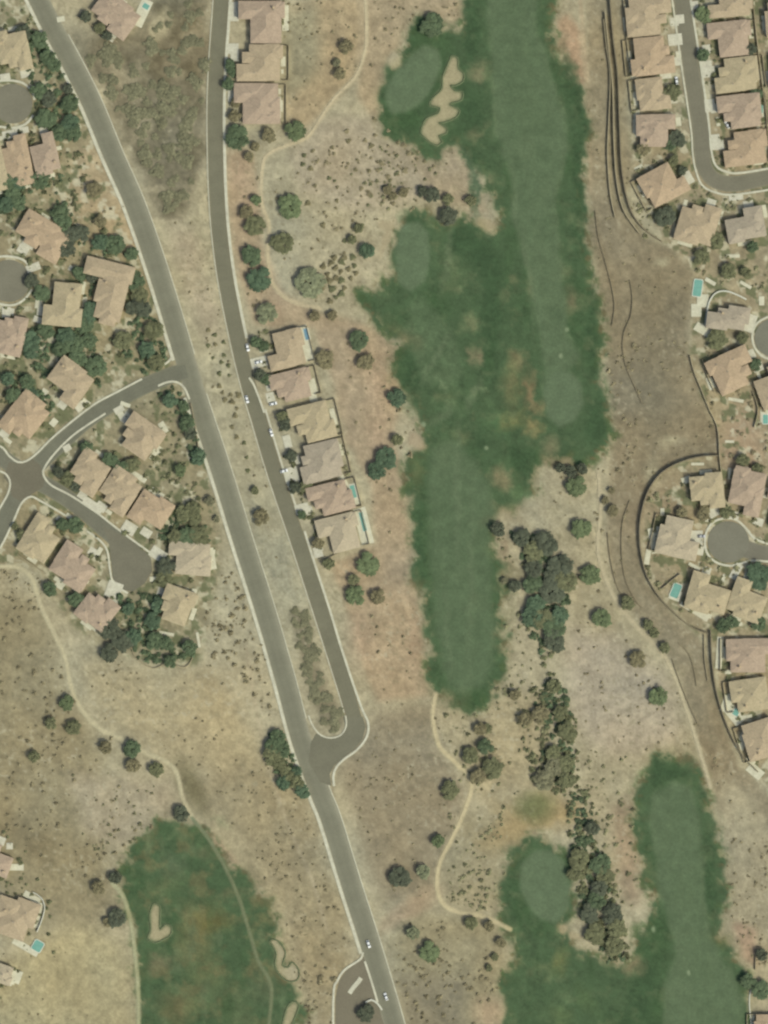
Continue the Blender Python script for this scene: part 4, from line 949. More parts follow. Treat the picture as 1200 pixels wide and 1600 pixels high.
# single trees, each with its own description
SINGLE = [
 (453,322,20,'G','round green tree left of the curved path, northernmost of the open round trees'),
 (440,381,19,'O','round olive tree just right of the curved path, below the green one'),
 (486,443,24,'L','largest pale olive tree, ringed by the bend of the curved path'),
 (417,490,17,'L','pale olive tree north of the lower frontage row'),
 (398,353,18,'O','dark olive tree beside the frontage road sidewalk, upper of the roadside four'),
 (385,332,11,'B','small brown tree touching the dark olive roadside tree'),
 (400,313,9,'G','small green tree north of the roadside group'),
 (393,400,16,'D','dark tree beside the frontage road, just above the bright green one'),
 (405,437,21,'T','dense bright green tree, southernmost by the frontage road sidewalk'),
 (372,214,20,'D','large dark tree at the end of the upper frontage row'),
 (462,205,16,'G','green tree beside the path at the corner of the upper row'),
 (420,212,12,'B','brown shrubby tree between two green ones below the upper row'),
 (399,229,8,'B','small brown tree below the large dark tree of the upper row'),
 (390,246,9,'B','small brown tree on red dirt near the frontage road'),
 (541,74,12,'B','brown tree left of the path at the top, largest of three'),
 (531,116,10,'B','brown tree left of the path at the top, lowest of three'),
 (526,99,7,'X','tiny reddish tree between two brown trees at the top'),
 (357,132,10,'D','dark tree overhanging the frontage road sidewalk in the upper row'),
 (561,533,18,'D','dark green tree on red dirt east of the long blue pool'),
 (571,566,14,'B','brownish tree touching the dark green one on red dirt'),
 (574,393,13,'T','dark star-shaped tree among desert scrub left of the green'),
 (550,375,8,'O','small olive tree in scrub left of the star-shaped one'),
 (560,358,8,'O','small olive tree above the star-shaped one'),
 (605,716,18,'T','dark tree beside the fairway, right half of a pair'),
 (589,736,15,'T','dark tree beside the fairway, left half of a pair'),
 (620,622,15,'T','dark green tree at the left edge of the rough'),
 (621,688,10,'O','small olive tree beside the sandy patch left of the fairway'),
 (575,882,19,'G','round olive green tree south of the long green pool'),
 (555,930,16,'G','round green tree, lower left of the trio on red dirt'),
 (590,932,13,'B','brownish tree, lower right of the trio on red dirt'),
 (553,905,9,'O','small olive tree between the trio on red dirt'),
 (508,562,15,'B','thin grey brown tree behind the pool of the lower row'),
 (900,760,16,'G','northernmost of the six evenly spaced trees along the dirt track'),
 (908,826,16,'G','second of the six evenly spaced trees along the dirt track'),
 (922,898,17,'G','third of the six evenly spaced trees along the dirt track'),
 (941,966,16,'G','fourth of the six evenly spaced trees along the dirt track'),
 (996,1030,14,'B','brown tree, fifth of the six along the dirt track'),
 (1027,1087,15,'G','southernmost of the six trees along the dirt track'),
 (105,1098,12,'G','green tree just left of the footpath at the lower left'),
 (115,1136,13,'O','olive tree below the green one left of the footpath'),
 (165,1168,11,'B','brown tree below the bend of the lower left footpath'),
 (207,1169,14,'D','dark green tree touching the lower left footpath'),
 (207,1196,12,'B','brown tree directly below the dark one on the footpath'),
 (53,1182,10,'O','olive bush-like tree far left of the footpath'),
 (80,1130,10,'O','faint olive tree left of the footpath trees'),
 (245,1202,12,'O','olive tree below the footpath near its fork'),
 (284,1270,13,'K','dark tree at the top tip of the lower left turf'),
 (180,1370,11,'K','narrow dark tree at the left edge of the lower left turf'),
 (154,1386,11,'B','brown tree left of the narrow dark tree'),
 (183,1435,15,'K','dark round tree beside the grey cart path'),
 (168,1440,8,'B','small brown tree at the foot of the dark round tree by the cart path'),
 (749,1138,11,'B','brown tree, topmost of the cluster below the long fairway'),
 (758,1166,13,'D','dark green tree in the cluster below the long fairway'),
 (735,1181,13,'O','olive tree at the left of the cluster below the long fairway'),
 (769,1200,17,'O','large olive tree in the cluster below the long fairway'),
 (746,1213,13,'B','brown tree beside the path bend below the cluster'),
 (703,1234,15,'O','olive tree left of the path, north of its bend'),
 (762,1136,7,'O','small yellowish tree right of the topmost cluster tree'),
 (820,1125,12,'B','brown tree between the cluster and the dark tree belt'),
 (805,1085,10,'B','brown tree just right of the long fairway foot'),
 (626,1370,19,'K','dark grey tree by the bottom path, left of a pale olive one'),
 (662,1362,13,'L','pale olive tree left of the bottom path'),
 (684,1314,11,'G','green tree left of the bottom path, above the pale olive one'),
 (671,1487,18,'G','dark green tree east of the main road near the bottom'),
 (645,1457,11,'L','faint olive tree above the bottom dark green tree'),
 (737,1442,11,'O','olive tree just below the bottom path, left of two'),
 (764,1446,9,'B','brown tree just below the bottom path, right of two'),
 (782,1472,8,'B','small brown tree beside the rough at the bottom path end'),
 (773,1495,6,'O','tiny olive tree, upper of two by the bottom rough'),
 (764,1512,6,'O','tiny olive tree, lower of two by the bottom rough'),
 (408,808,14,'B','brown tree alone in the median between the two roads'),
 (398,766,7,'O','small olive tree in the median above the brown one'),
 (328,783,9,'X','dark brown round tree beside the main road sidewalk'),
 (338,811,6,'X','small dark brown tree beside the main road sidewalk'),
 (282,735,10,'G','green round tree alone in the yard left of the main road'),
 (147,297,13,'B','brown tree alone on sand left of the main road'),
 (157,346,11,'B','brown tree on sand above the dark belt left of the main road'),
 (572,1582,15,'K','round dark tree inside the white curved entry wall'),
 (675,40,20,'D','dark green tree mass at the top of the upper green'),
 (700,338,15,'K','very dark tree at the top of the middle green'),
 (676,305,12,'K','very dark tree on sand above the middle green'),
 (660,300,9,'K','dark tree on sand left of the very dark one above the middle green'),
 (700,312,9,'O','olive tree right of the dark pair above the middle green'),
 (735,314,9,'O','olive tree at the edge of the rough above the middle green'),
 (778,827,13,'K','dark tree at the top left of the tree belt right of the fairway'),
 (805,916,10,'K','dark brown tree on sand right of the long fairway'),
 (788,907,6,'X','tiny dark tree on sand right of the long fairway'),
 (1185,900,22,'T','large dark green tree hanging over the right edge street'),
 (1135,800,12,'O','olive tree at the top of the round cul-de-sac'),
 (1100,802,12,'B','brown tree left of the round cul-de-sac top'),
 (1065,800,9,'B','brown tree between two houses inside the curved wall'),
 (1160,720,12,'O','olive tree among scrub north of the round cul-de-sac'),
 (1183,732,9,'O','smaller olive tree near the right edge north of the round cul-de-sac'),
 (1050,145,14,'O','olive tree in the front yard west of the eastern street'),
 (1058,218,14,'K','dark tree in front of the pinkish house west of the eastern street'),
 (1046,228,10,'D','dark green tree left of the front yard tree near the street bend'),
 (1005,233,11,'B','brown tree at the rear corner of the pinkish house by the terrace walls'),
 (1052,250,9,'O','olive tree at the outer side of the street bend, upper'),
 (1066,267,8,'K','dark small tree at the outer side of the street bend, lower'),
 (1040,338,16,'K','dark tree group left of the house below the street bend'),
 (1118,376,15,'O','olive tree right of the house below the street bend'),
 (1096,402,14,'O','olive tree below the house at the street bend'),
 (1175,386,10,'D','green tree below the greyish house'),
 (1138,425,13,'O','olive tree above the curved white wall'),
 (1165,425,9,'O','olive tree right of the one above the curved white wall'),
 (1120,530,17,'O','olive green tree above the orange roof beside the wash'),
 (1160,528,10,'O','olive tree left of the right edge cul-de-sac'),
 (1180,570,10,'D','green tree below the right edge cul-de-sac'),
 (1100,22,15,'G','green tree beside the eastern street at the very top'),
 (1098,86,10,'D','dark green tree beside the eastern street between drives'),
 (1172,78,10,'K','dark tree behind the second house east of the eastern street'),
 (1180,150,12,'D','dark green tree by the turquoise pool at the top right'),
 (1125,135,9,'O','olive tree in a front yard east of the eastern street'),
 (1190,1490,10,'K','dark tree at the right edge above the bottom corner'),
 (1168,1532,13,'D','dark green tree left of the bottom right corner'),
 (1188,1545,15,'D','dark green tree in the bottom right corner'),
 (980,942,13,'O','olive tree on the dirt track bank below the berm walls'),
 (1012,976,9,'O','olive tree in the line beside the dirt track, upper'),
 (1022,988,9,'O','olive tree in the line beside the dirt track, middle'),
 (1038,1012,9,'O','olive tree in the line beside the dirt track, lower'),
 (945,782,7,'B','small brown tree at the top of the dirt track'),
 (957,798,9,'B','brown tree beside the top of the dirt track'),
 (955,766,6,'B','tiny brown tree at the very top of the dirt track'),
]
for x, y, r, t, lb in SINGLE: tree(x, y, r, t, lb)

# groves: trees that nothing tells apart share their description
GROVES = [
 ([(30,35),(75,50),(100,110),(122,170),(130,200),(95,218),(60,195),(54,160),(45,110)], 30, 11, 9,14, 'DTDK', 'dark green tree crowded between the upper left houses and the main road', 'trees left of the main road top'),
 ([(0,275),(50,268),(100,272),(95,290),(50,300),(22,325),(0,340)], 14, 11, 9,13, 'DTD', 'dark green tree in the belt above the large tan house at the left', 'trees above the large tan house'),
 ([(88,300),(112,330),(125,362),(150,360),(205,385),(210,405),(160,395),(115,380),(100,400),(85,408),(112,365),(90,340)], 17, 10, 8,12, 'DTK', 'dark green tree in the curved belt around the L-shaped house', 'trees around the L-shaped house'),
 ([(120,415),(162,440),(158,480),(150,510),(130,510),(128,460)], 10, 10, 8,12, 'TKD', 'dark tree in the gap between the square and the L-shaped house', 'trees between the two houses'),
 ([(200,415),(220,420),(226,470),(250,510),(255,545),(262,560),(235,590),(195,555),(190,530),(205,490)], 22, 11, 9,14, 'DKTO', 'dark tree between the L-shaped house and the main road', 'trees along the main road bend'),
 ([(40,430),(62,432),(75,455),(65,472),(48,460)], 4, 12, 9,12, 'KD', 'dark grey green tree at the east rim of the lower left cul-de-sac', 'trees on the cul-de-sac rim'),
 ([(40,500),(100,520),(130,510),(150,545),(160,600),(170,620),(150,600),(120,560),(95,560),(70,590),(48,575),(45,540)], 20, 12, 9,13, 'DTDK', 'dark green tree in the grove south of the square tan house', 'grove south of the square house'),
 ([(10,590),(40,580),(60,600),(90,640),(85,655),(60,640),(38,605),(15,625)], 9, 11, 8,11, 'DT', 'dark green tree between the two tan houses north of the crossing', 'trees north of the crossing'),
 ([(222,602),(270,600),(290,620),(308,690),(312,725),(300,725),(280,650),(250,620)], 16, 11, 8,12, 'DTK', 'dark green tree in the strip hugging the main road corner', 'trees at the main road corner'),
 ([(78,718),(100,735),(118,755),(125,768),(108,765),(80,742),(72,725)], 6, 11, 7,11, 'KO', 'grey olive tree on the northeast corner of the crossing', 'trees at the crossing corner'),
 ([(118,680),(150,690),(178,712),(215,730),(205,742),(170,722),(135,705)], 8, 11, 7,11, 'DO', 'green tree behind the row above the dead-end street', 'trees behind the row'),
 ([(30,800),(44,795),(40,830),(22,850),(18,835)], 4, 10, 6,8, 'O', 'olive tree beside the western side of the southeast corner house', 'trees beside the corner house'),
 ([(96,815),(130,820),(125,842),(100,835)], 4, 10, 8,11, 'D', 'green tree between the corner house and the dead-end street', 'front yard trees'),
 ([(255,800),(300,790),(330,830),(325,850),(265,850),(245,835)], 12, 13, 9,13, 'OD', 'olive green tree in the grove north of the pale tan house', 'grove north of the pale house'),
 ([(228,875),(262,880),(265,905),(235,905)], 4, 12, 9,12, 'KO', 'dark olive tree on the east rim of the dead-end bulb', 'trees at the dead-end rim'),
 ([(185,925),(245,925),(252,965),(240,1000),(300,1010),(310,1030),(255,1040),(212,1030),(205,985),(180,950)], 17, 13, 8,12, 'DTD', 'dark green tree in the grove south of the dead-end bulb', 'grove south of the dead end'),
 ([(145,982),(175,978),(205,995),(198,1022),(165,1022),(150,1000)], 6, 12, 10,14, 'K', 'dark grey tree below the pinkish southern house', 'trees below the southern house'),
 ([(62,905),(85,915),(90,930),(75,928),(62,918)], 2, 10, 8,10, 'D', 'small green tree below the pinkish house by the footpath', 'trees by the footpath house'),
 ([(100,925),(135,925),(140,945),(112,950)], 4, 11, 8,10, 'DO', 'green tree between the two pinkish houses', 'trees between pinkish houses'),
 ([(420,1138),(448,1148),(462,1185),(482,1232),(468,1240),(440,1225),(424,1190)], 26, 9, 9,12, 'DTO', 'green tree in the grove left of the main road below the fork', 'grove left of the main road'),
 ([(800,822),(832,832),(860,850),(882,870),(888,940),(872,1010),(845,1018),(822,975),(826,910),(815,870),(795,845)], 32, 13, 11,16, 'KDTO', 'dark tree in the dense belt between the long fairway and the pale ground', 'dense belt right of the long fairway'),
 ([(845,1070),(880,1070),(895,1100),(895,1140),(902,1200),(880,1232),(840,1218),(838,1190),(860,1150),(835,1100)], 20, 15, 8,13, 'OBXO', 'grey olive tree in the middle belt below the long fairway', 'middle belt'),
 ([(890,1238),(918,1242),(932,1300),(948,1370),(962,1440),(978,1496),(950,1508),(930,1470),(905,1420),(895,1360),(890,1300)], 26, 13, 9,14, 'KDKO', 'dark tree in the narrow belt right of the lower green', 'narrow belt by the lower green'),
 ([(590,295),(650,300),(640,318),(600,330),(595,350)], 7, 10, 5,7, 'B', 'small brown olive tree in the scrub above the middle green', 'scrub trees above the green'),
 ([(860,722),(885,728),(915,728),(918,740),(880,740),(858,735)], 6, 9, 6,8, 'K', 'dark small tree below the right green', 'trees below the right green'),
 ([(1000,600),(1001,600),(1001,601)], 0, 10, 6,8, 'K', '', ''),
 ([(395,515),(420,525),(428,540),(415,550),(398,540)], 5, 9, 7,10, 'DK', 'dark tree in front of the northernmost lower frontage house', 'front trees, north lot'),
 ([(402,575),(418,580),(424,600),(410,600)], 4, 8, 6,8, 'DK', 'dark tree in front of the small pinkish frontage house', 'front trees, second lot'),
 ([(430,645),(450,650),(446,675),(435,675)], 4, 9, 7,9, 'OK', 'olive tree in front of the yellowish frontage house', 'front trees, third lot'),
 ([(447,702),(466,700),(468,715),(450,718)], 3, 8, 6,8, 'OK', 'olive tree in front of the pale frontage house', 'front trees, fourth lot'),
 ([(455,758),(480,758),(480,775),(462,772)], 4, 8, 7,9, 'OK', 'olive tree between the pale and the pinkish frontage house', 'front trees, fifth lot'),
 ([(470,802),(490,802),(490,812),(475,810)], 3, 8, 5,6, 'D', 'dark tree on the drive of the pinkish frontage house', 'front trees, sixth lot'),
 ([(482,820),(498,818),(500,850),(488,848)], 3, 9, 6,8, 'B', 'brown tree in front of the southernmost frontage house', 'front trees, last lot'),
 ([(508,876),(545,860),(535,875),(515,884)], 3, 9, 6,9, 'O', 'olive tree below the southernmost frontage house', 'trees below the last lot'),
 ([(358,85),(370,88),(370,118),(358,120)], 4, 8, 6,8, 'KD', 'dark tree in front of the wide tan house of the upper row', 'front trees, upper row'),
 ([(355,160),(372,160),(372,200),(356,200)], 5, 9, 6,9, 'OB', 'olive tree in front of the last house of the upper row', 'front trees, end of upper row'),
 ([(130,15),(150,40),(180,60),(160,75),(135,45),(115,60)], 6, 10, 6,8, 'KO', 'dark small tree around the pink house at the top', 'trees by the pink house'),
 ([(1128,970),(1200,960),(1210,985),(1130,990)], 6, 11, 7,10, 'D', 'green tree behind the yellowish house at the right edge', 'trees behind the right edge house'),
 ([(1180,235),(1196,240),(1200,200),(1188,190)], 3, 10, 5,8, 'KD', 'dark tree behind the houses near the right edge', 'trees near the right edge'),
 ([(476,493),(518,482),(524,493),(490,500)], 5, 9, 6,8, 'B', 'brown tree in the hedge north of the long blue pool', 'hedge trees north of the pool'),
]
gi = 0
def near_road(x, y, r):
    for pts, w in ((main, 31),(west, 26),([(20,727),(45,745),(85,766),(125,793),(160,823),(205,870)], 27),(front, 24)):
        for (x0, y0), (x1, y1) in zip(pts[:-1], pts[1:]):
            dx, dy = x1-x0, y1-y0; t = min(1, max(0, ((x-x0)*dx+(y-y0)*dy)/(dx*dx+dy*dy)))
            if math.hypot(x-x0-t*dx, y-y0-t*dy) < w/2+r*.75: return True
    return False
for poly, n, dm, r0, r1, tones, lb, g in GROVES:
    gi += 1
    for (x, y) in scatter(poly, max(1, round(n*.46)) if n else 0, dm*1.3, gi*7):
        rr_ = rng.uniform(r0, r1)*1.30
        if near_road(x, y, rr_):
            rr_ *= .7
            if near_road(x, y, rr_): continue
        tree(x, y, rr_, rng.choice(tones), lb, g)

# countable shrubs, by area
SHRUBS = [
 ([(455,950),(478,950),(490,1010),(500,1040),(510,1075),(535,1100),(538,1135),(520,1145),(500,1125),(478,1060),(462,1000)], 34, 7, 5,9, 'X', 'grey brown brush crowded in the tip of the median', 'median brush'),
 ([(120,70),(160,80),(230,60),(270,5),(322,5),(320,120),(314,230),(290,335),(262,335),(230,270),(190,180),(150,130)], 90, 9, 5,11, 'XX', 'grey brown brush on the dark scrub lot between the two roads', 'scrub lot brush'),
 ([(455,240),(590,180),(640,232),(690,260),(640,300),(585,345),(545,420),(500,420),(480,330)], 60, 9, 2.2,4.2, 'BOS', 'small desert bush on the sand left of the middle green', 'bushes left of the green'),
 ([(500,400),(550,395),(560,440),(520,480),(505,470)], 22, 8, 3.5,5.5, 'BO', 'dark small bush beside the largest pale olive tree', 'bushes by the pale olive tree'),
 ([(345,520),(372,600),(390,700),(405,760),(385,740),(350,640),(325,560),(318,500)], 24, 11, 2.5,4.5, 'BO', 'small bush on the pale strip between the two roads', 'median bushes'),
]
for q, (poly, n, dm, r0, r1, tones, lb, g) in enumerate(SHRUBS):
    for x, y in scatter(poly, n, dm, 900+q): shrub(x, y, rng.uniform(r0, r1), rng.choice(tones), lb, g)

# the uncountable rest: low scrub as stuff
SCR = [
 ([(0,1000),(90,1010),(130,1120),(250,1200),(260,1290),(190,1330),(150,1400),(60,1340),(0,1300)], 420, 1.2,3.8, 'B'),
 ([(110,1190),(270,1200),(230,1290),(190,1350),(130,1320)], 110, 1.5,4, 'O'),
 ([(130,1020),(330,1040),(420,1150),(430,1230),(330,1250),(260,1180),(150,1120)], 200, 1,2.8, 'B'),
 ([(380,960),(410,1000),(430,1120),(410,1130),(370,1040),(330,1030),(330,970)], 130, 1.5,4.5, 'B'),
 ([(330,1240),(440,1230),(490,1250),(550,1470),(510,1500),(500,1600),(475,1600),(440,1420),(380,1330)], 380, 1,3.2, 'B'),
 ([(470,1490),(530,1500),(520,1600),(480,1600)], 60, 2,5, 'B'),
 ([(570,1100),(680,1090),(700,1190),(730,1240),(690,1340),(670,1400),(600,1440),(560,1300),(535,1230)], 420, .9,2.8, 'B'),
 ([(690,1110),(790,1070),(850,1060),(860,1210),(790,1260),(720,1230)], 330, 1.2,4.6, 'O'),
 ([(700,1270),(790,1250),(790,1400),(760,1430),(700,1410),(690,1360)], 400, 1.2,4.2, 'O'),
 ([(630,1430),(790,1455),(780,1540),(750,1600),(640,1600),(600,1480)], 360, 1.2,4, 'B'),
 ([(460,230),(600,180),(730,250),(760,330),(600,350),(560,450),(500,480),(440,430),(430,300)], 520, .9,2.8, 'B'),
 ([(590,230),(720,240),(700,300),(600,330),(560,300)], 110, 1.5,4, 'O'),
 ([(440,0),(560,0),(560,110),(480,190),(440,180)], 180, 1,3.2, 'B'),
 ([(580,0),(720,0),(715,35),(660,20),(620,60),(575,120)], 60, 1.2,3.5, 'B'),
 ([(530,520),(620,540),(622,700),(640,900),(664,1060),(590,1090),(545,950),(600,860),(560,700)], 150, .9,3.2, 'B'),
 ([(610,640),(650,640),(640,730),(620,720)], 20, 2,5, 'B'),
 ([(924,20),(972,0),(990,290),(1020,360),(1080,430),(1075,540),(1120,680),(1060,722),(1010,770),(955,770),(960,600),(930,400)], 620, .8,2.6, 'X'),
 ([(950,530),(1000,540),(1000,700),(950,760)], 60, 2,4.5, 'X'),
 ([(850,750),(940,730),(935,900),(990,990),(1060,1080),(1085,1190),(900,1200),(895,900)], 250, .9,3, 'B'),
 ([(940,700),(1000,760),(960,960),(1100,1130),(1200,1300),(1200,1400),(1100,1180),(940,900)], 360, .9,3, 'B'),
 ([(905,1140),(990,1190),(985,1260),(940,1280),(910,1230)], 60, 1.5,4, 'O'),
 ([(930,1280),(990,1260),(1000,1440),(960,1420)], 50, 1.5,4.5, 'O'),
 ([(1130,1250),(1200,1300),(1200,1520),(1140,1460)], 220, 1,3, 'B'),
 ([(300,340),(335,420),(400,700),(470,880),(500,980),(470,960),(420,850),(330,600),(270,400),(250,350)], 260, .9,2.6, 'B'),
 ([(380,260),(404,260),(410,470),(430,500),(385,490)], 30, 1.5,3.5, 'B'),
 ([(100,220),(170,230),(220,350),(230,390),(150,365),(110,300)], 60, 1.5,4, 'B'),
 ([(230,640),(290,700),(320,740),(340,850),(300,800),(270,760),(230,730)], 110, 1.2,4, 'O'),
 ([(0,880),(60,900),(100,1010),(0,1000)], 110, 1.2,3.8, 'B'),
 ([(320,860),(370,900),(395,980),(330,1000),(310,940)], 120, 1.5,5, 'B'),
 ([(0,1540),(60,1470),(200,1480),(210,1600),(0,1600)], 90, .8,2, 'B'),
 ([(975,10),(1000,380),(1060,400),(1060,250),(1050,10)], 260, 1.5,4.5, 'O'),
 ([(1080,290),(1200,290),(1200,480),(1080,420)], 110, 2,5, 'O'),
 ([(1085,520),(1200,560),(1200,740),(1125,740)], 150, 1.5,4.5, 'B'),
 ([(1010,770),(1200,720),(1200,980),(1090,980),(1010,900)], 380, 1.5,5, 'O'),
 ([(1090,0),(1200,0),(1200,265),(1115,260)], 300, 1.5,5, 'D'),
 ([(1120,1000),(1200,1000),(1200,1220),(1150,1160)], 90, 1.5,4.5, 'D'),
 ([(50,620),(290,600),(320,830),(330,960),(220,1000),(60,900),(80,760)], 700, 1.5,5.5, 'D'),
 ([(0,0),(40,0),(110,120),(130,220),(230,560),(60,620),(0,640)], 700, 1.5,6, 'D'),
 ([(0,1290),(70,1360),(90,1500),(0,1560)], 100, 1.5,4.5, 'D'),
 ([(560,840),(690,860),(680,1080),(660,900)], 20, 1.5,3, 'B'),
 ([(770,820),(820,860),(830,1000),(850,1100),(790,1060),(790,900)], 80, 1.5,5, 'O'),
 ([(395,500),(430,520),(505,880),(480,830),(420,640)], 110, 2,5, 'D'),
 ([(420,0),(445,0),(450,200),(440,210)], 30, 2,5, 'O'),
 ([(524,640),(548,730),(560,760),(545,750),(520,690)], 30, 2,4.5, 'O'),
]
UNDER = []
for poly, n, dm, r0, r1, tones, lb, g in GROVES:
    if n >= 9:
        a = abs(sum(poly[i][0]*poly[(i+1) % len(poly)][1]-poly[(i+1) % len(poly)][0]*poly[i][1] for i in range(len(poly))))/2
        UNDER.append((poly, int(a/75), 3.0, 6.0, 'Q' if 'K' not in tones or 'D' in tones else 'R'))
UNDER.append(([(842,1000),(868,1010),(872,1070),(900,1120),(905,1240),(885,1245),(840,1225),(845,1120),(850,1060)], 130, 2.5,5.5, 'R'))
UNDER.append(([(800,1090),(850,1070),(860,1230),(830,1220)], 60, 2,6, 'R'))
UNDER.append(([(885,1230),(925,1235),(985,1500),(950,1510),(905,1430),(890,1330)], 130, 3,7, 'R'))
# keep scrub off paved ground and turf
ban = np.zeros(GX.shape, bool)
for pts, w in ((main, 40),(front, 31),(west, 32),([(-60,690),(-10,708),(20,727),(45,745),(85,766),(125,793),(160,823),(205,870)], 33),(east_st, 32),([(1142,850),(1200,867)], 34)):
    ban |= lmask(smooth(pts, 12), w, 1) > .5
for x, y, r in ((20,162,36),(14,439,38),(207,890,36),(1209,528,34),(1138,847,38),(572,1550,46),(548,1150,38)): ban |= np.hypot(GX-x, GY-y) < r
roadban = ban.copy()
ban |= rough > .5
for m in pathm: ban |= m
pile = {}
clus = fbm(60, 3, .6, 61)
rs = np.random.RandomState(9)
for q, (poly, n, r0, r1, tone) in enumerate(UNDER+SCR):
    for x, y in scatter(poly, int(n*(1 if tone in 'QR' else .9)), 1.5, 2000+q, tries=3):
        i, j = int((y+MG)/G), int((x+MG)/G)
        if tone in 'QR': pass
        elif ban[i, j] or clus[i, j] < rs.uniform(-.5, .35): continue
        if tone in 'QR' and roadban[i, j]: continue
        r = (r0+(r1-r0)*rs.rand()**1.8)*S; k = int(16+r*22)
        C, N_, sz, cl = SHR[rs.randint(5)]
        sel = rs.randint(0, len(C), k)
        X, Y, _ = P(x, y)
        pile.setdefault(tone, []).append((C[sel]*r+np.array([X, Y, 0]), N_[sel], sz[sel]*r*1.5, cl[sel]*rs.uniform(.7, 1.2)))
for tone, lst in pile.items():
    me = quads_mesh('scrub', np.concatenate([a[0] for a in lst]), np.concatenate([a[1] for a in lst]), np.concatenate([a[2] for a in lst]), np.concatenate([a[3] for a in lst]), LM[{'B': 'S', 'X': 'S', 'O': 'U', 'D': 'O', 'Q': 'D', 'R': 'O'}[tone]])
    tag(link('undergrowth' if tone in 'QR' else 'low_scrub', me), {'Q': 'dark green undergrowth filling the groves among the houses', 'R': 'olive brush filling the tree belts beside the golf course', 'B': 'brown low desert scrub dotted over the open sand', 'O': 'olive low scrub dotted over dry ground and yards', 'X': 'grey brown low scrub sprinkled over the brown wash', 'D': 'dark green garden planting dotted around the houses'}[tone], 'scrub', kind='stuff')

# ------------------------------------------------------------------ vehicles
def car(label, x, y, rot, paint, name='car', L=4.7, Wd=1.9):
    root = empty(name, P(x, y, 0.13), R(rot), label, 'car', None)
    hw = Wd/2
    prof = [(-L/2,.35),(-L/2,.78),(-L/2+.25,.92),(L/2-1.2,.95),(L/2-.15,.75),(L/2,.55),(L/2,.35)]
    mb = MB(); n = len(prof)
    ins = [.06,.04,.08,.08,.12,.16,.12]
    mb.v = [(p[0], -hw+i, p[1]) for p, i in zip(prof, ins)]+[(p[0], hw-i, p[1]) for p, i in zip(prof, ins)]
    for i in range(n):
        j = (i+1) % n; mb.f.append((i, i+n, j+n, j))
    mb.f += [tuple(range(n)), tuple(range(2*n-1, n-1, -1))]
    # roof panel and pillars belong to the body shell
    mb.box(-L/2+.95, -hw+.28, 1.42, L/2-2.05, hw-.28, 1.48)
    mb.build('body', paint, root)
    g = MB()
    lo = [(-L/2+.35,-hw+.12,.93),(L/2-1.25,-hw+.12,.95),(L/2-1.25,hw-.12,.95),(-L/2+.35,hw-.12,.93)]
    hi = [(-L/2+.9,-hw+.26,1.42),(L/2-2.0,-hw+.26,1.42),(L/2-2.0,hw-.26,1.42),(-L/2+.9,hw-.26,1.42)]
    for i in range(4): j = (i+1) % 4; g.quad(lo[i], lo[j], hi[j], hi[i])
    g.build('window_glass', M['glass'], root)
    for sx in (-L/2+.85, L/2-.9):
        for sy in (-1, 1):
            wb = MB(); wb.tube((sx, sy*(hw-.22), .33), (sx, sy*(hw+.01), .33), .33, .33, 14)
            wb.f.append(tuple(range(13, -1, -1)))
            wo = wb.build('wheel', M['rubber'], root)
            rb = MB(); rb.tube((sx, sy*(hw-.05), .33), (sx, sy*(hw+.03), .33), .2, .18, 10); rb.build('rim', M['rim'], wo)
    for sy in (-1, 1):
        lb = MB(); lb.box(L/2-.14, sy*.6-.17, .55, L/2+.02, sy*.6+.17, .68); lb.build('headlight', M['lamp'], root)
        lb = MB(); lb.box(-L/2-.02, sy*.65-.14, .6, -L/2+.1, sy*.65+.14, .78); lb.build('tail_light', M['redlamp'], root)
    return root
car('white van-like car driving on the main road just above the bottom entrance', 576,1475,-72, M['carwhite'])
car('white car on the main road near the bottom edge', 603,1557,108, M['carwhite'])
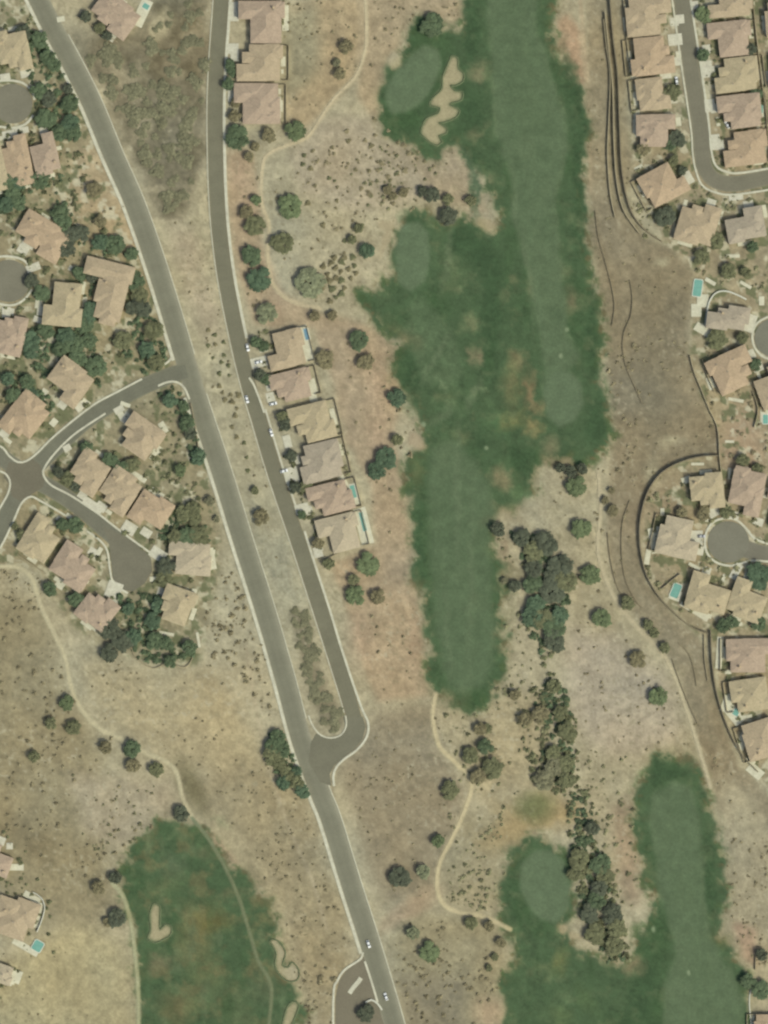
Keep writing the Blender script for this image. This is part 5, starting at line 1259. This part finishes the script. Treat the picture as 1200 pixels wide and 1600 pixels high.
car('white car at the kerb north of the long lower frontage driveways', 387,543,-76, M['carwhite'])
car('white car parked across the driveway of the northernmost lower frontage house', 404,566,14, M['carwhite'])
car('white car in the middle of the frontage road by the small pinkish house', 386,624,-75, M['carwhite'])
car('white car on the drive of the small pinkish frontage house', 427,631,14, M['carwhite'])
car('silver white car on the sidewalk side in front of the yellowish frontage house', 424,676,-72, M['carwhite'])
car('white car parked on the wide drive below the fourth lower frontage house', 444,736,14, M['carwhite'])
car('white car beside the street west of the narrow eastern house', 1057,126,96, M['carwhite'])
car('white car in the front yard of the house with the turquoise pool at the right', 1136,195,120, M['carwhite'])
car('white car parked at the small lower left house', 7,1528,10, M['carwhite'])
car('silver car on the drive west of the round cul-de-sac', 1096,838,0, M['cargrey'])

# ------------------------------------------------------------------ light, sky, camera
w = bpy.data.worlds.new("World"); sc.world = w; w.use_nodes = True
n = w.node_tree.nodes; s = n.new('ShaderNodeTexSky'); s.sky_type = 'NISHITA'; s.sun_disc = False
el = R(48); dx, dy = .80, -.60
s.sun_elevation = el; s.sun_rotation = math.atan2(dx, dy); s.dust_density = 5.0; s.air_density = 0.7; s.ozone_density = 0.3
w.node_tree.links.new(s.outputs[0], n['Background'].inputs[0]); n['Background'].inputs[1].default_value = 0.195
l = bpy.data.lights.new('sun', 'SUN'); l.energy = 2.7; l.angle = R(.55); l.color = (1, .92, .80)
so = bpy.data.objects.new('sun', l); col.objects.link(so)
so.rotation_euler = Vector((-dx, -dy, -math.tan(el)*math.hypot(dx, dy))).to_track_quat('-Z', 'Y').to_euler()

Hc = 2600.0
c = bpy.data.cameras.new('camera'); co = bpy.data.objects.new('camera', c); col.objects.link(co)
co.location = (0, 0, Hc); co.rotation_euler = (0, 0, 0)
c.sensor_fit = 'VERTICAL'; c.sensor_height = 24
c.lens = 24*Hc/(H0*S); c.clip_start = 10; c.clip_end = 30000
sc.camera = co
sc.view_settings.view_transform = 'Standard'; sc.view_settings.look = 'None'
sc.view_settings.exposure = 0; sc.view_settings.gamma = 1
sc.cycles.filter_width = 2.4
